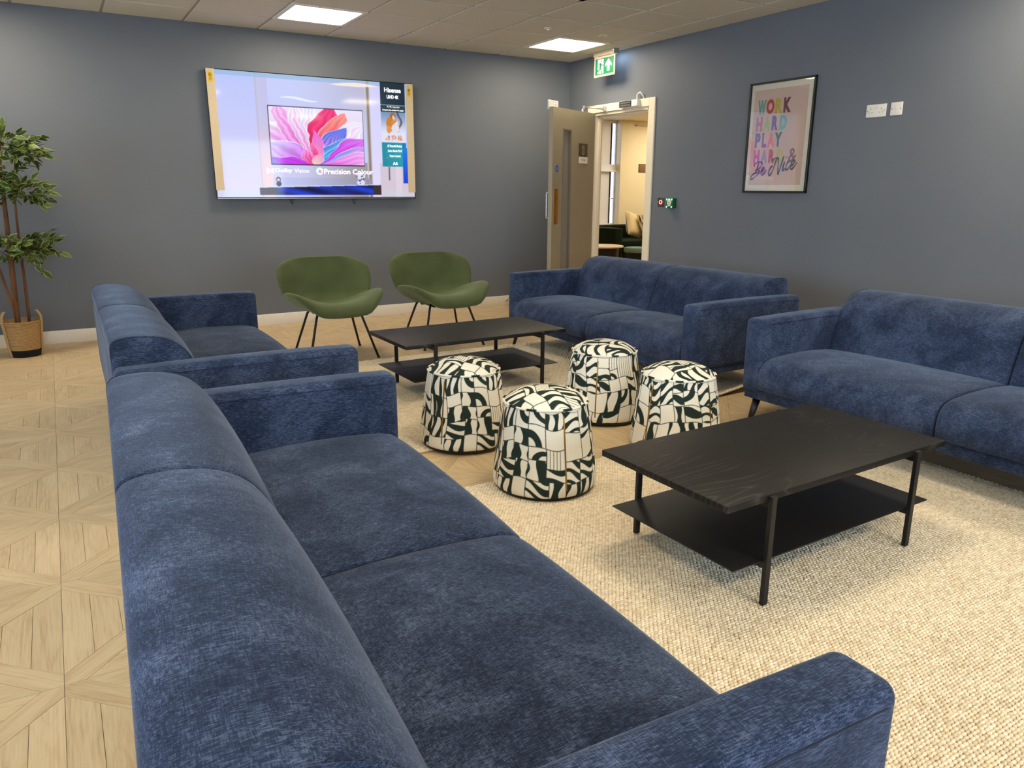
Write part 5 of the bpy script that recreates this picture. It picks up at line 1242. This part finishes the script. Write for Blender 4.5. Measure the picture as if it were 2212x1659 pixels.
def leaf_mesh(L_, W_, bend):
    rows_ = 7; V = []; E_a = []; F = []
    for i in range(rows_+1):
        s_ = i/rows_; hw_ = W_*(math.sin(PI*s_**0.8)**0.85)*(1-0.25*s_) if 0 < i < rows_ else 0.0008
        for k, u in enumerate((-1, -0.55, 0, 0.55, 1)):
            V.append((L_*s_, hw_*u, 0.10*abs(u)*hw_*2-bend*L_*s_*s_)); E_a.append(1.0 if (abs(u) == 1 or i >= rows_-0) else 0.62 if abs(u) > 0.5 else 0.0)
    for i in range(rows_):
        for k in range(4): a = i*5+k; F.append((a, a+5, a+6, a+1))
    me = mesh_of('leaf', V, F, M_LEAF, True); at = me.attributes.new('edge', 'FLOAT', 'POINT'); at.data.foreach_set('value', E_a); return me
LM = [leaf_mesh(0.080, 0.0215, 0.15), leaf_mesh(0.068, 0.0195, 0.32), leaf_mesh(0.088, 0.023, -0.08)]
# foliage: twigs leave the trunks and each carries a spray of leaves
sprays = []
def cloud(cx, cz, rx, rz_, n, cy=0.0, ry=0.16):
    for k in range(n):
        a = random.uniform(0, 2*PI); rad = math.sqrt(random.random())
        sprays.append((Vector((cx, cy, cz)), Vector((cx+rx*rad*math.cos(a), cy+random.uniform(-ry, ry*0.9), cz+rz_*rad*math.sin(a)))))
cloud(0.10, 1.55, 0.17, 0.14, 12); cloud(0.20, 1.50, 0.15, 0.10, 8); cloud(0.06, 1.36, 0.18, 0.12, 9); cloud(0.12, 1.22, 0.22, 0.11, 14)
cloud(0.0, 1.24, 0.12, 0.10, 6); cloud(0.08, 0.82, 0.22, 0.11, 19); cloud(0.20, 0.80, 0.11, 0.13, 8); cloud(0.0, 0.84, 0.14, 0.12, 6)
specials = [((0.04, 1.55), (0.07, 1.68)), ((0.1, 1.5), (0.30, 1.62)), ((0.1, 1.45), (0.30, 1.48)), ((0.1, 1.2), (0.30, 1.25)), ((0.1, 1.2), (0.26, 1.13)), ((0.1, 0.82), (0.31, 0.86)), ((0.1, 0.82), (0.28, 0.94)), ((0.1, 0.8), (0.33, 0.77)), ((0.1, 0.75), (0.2, 0.64)), ((-0.05, 1.5), (-0.09, 1.65))]
for (a, b) in specials: sprays.append((Vector((a[0], 0.0, a[1])), Vector((b[0], random.uniform(-0.05, 0.05), b[1]))))
twigs = []; allleaves = []
for (c_, e_) in sprays:
    d = e_-c_; 
    if d.length < 0.05: d = Vector((0.05, 0, 0.03))
    st_ = e_-d.normalized()*min(d.length, 0.12); dr = (e_-st_).normalized()
    twigs.append([tuple(st_), tuple((st_+e_)/2+Vector((0, 0, 0.006))), tuple(e_)])
    for k in range(random.choice((6, 7, 8))):
        tpos = 1.0-k*0.15; p_ = st_.lerp(e_, tpos); side = 0 if k == 0 else (1 if k % 2 else -1)
        yaw = math.atan2(dr.y, dr.x)+side*random.uniform(0.6, 1.2)+random.uniform(-0.2, 0.2); pit = -math.asin(max(-1, min(1, dr.z)))*0.6+random.uniform(-0.55, 0.55)
        rt_ = (random.uniform(-0.9, 0.9)+(0.5 if random.random() < 0.6 else -0.6), pit, yaw)
        allleaves.append((tuple(p_), rt_))
# the leaves that show largest are parts of their own; the rest, and the half of the crown outside the frame, are one mass
for k in range(26):
    a_ = random.uniform(0, 2*PI); zc = random.choice((1.5, 1.3, 1.2, 0.83, 0.83))
    for q_ in range(6): allleaves.append(((-0.22+0.14*math.cos(a_)+random.uniform(-.07, .07), random.uniform(-0.15, 0.15), zc+0.12*math.sin(a_)+random.uniform(-.06, .06)), (random.uniform(-1.2, 1.2), random.uniform(-0.6, 0.6), random.uniform(0, 2*PI))))
vis_l = sorted(allleaves, key=lambda q_: (q_[0][0] < -0.07, q_[0][1]))
for k, (p_, r_) in enumerate(vis_l[:298]): obj('leaf', LM[k % 3], pf, loc=p_, rot=r_)
from mathutils import Euler
VL, FL, EL = [], [], []
for k, (p_, r_) in enumerate(vis_l[298:]):
    me_ = LM[k % 3]; mt = Matrix.Translation(p_) @ Euler(r_).to_matrix().to_4x4(); n_ = len(VL)
    VL += [tuple(mt @ v_.co) for v_ in me_.vertices]; FL += [[n_+i_ for i_ in pl_.vertices] for pl_ in me_.polygons]; EL += [d_.value for d_ in me_.attributes['edge'].data]
if VL:
    me_ = mesh_of('foliage', VL, FL, M_LEAF, True); at = me_.attributes.new('edge', 'FLOAT', 'POINT'); at.data.foreach_set('value', EL); obj('foliage', me_, pf, kind='stuff')
tubes('twig', twigs, 0.0018, M_BARK, pf, 5, kind='stuff')
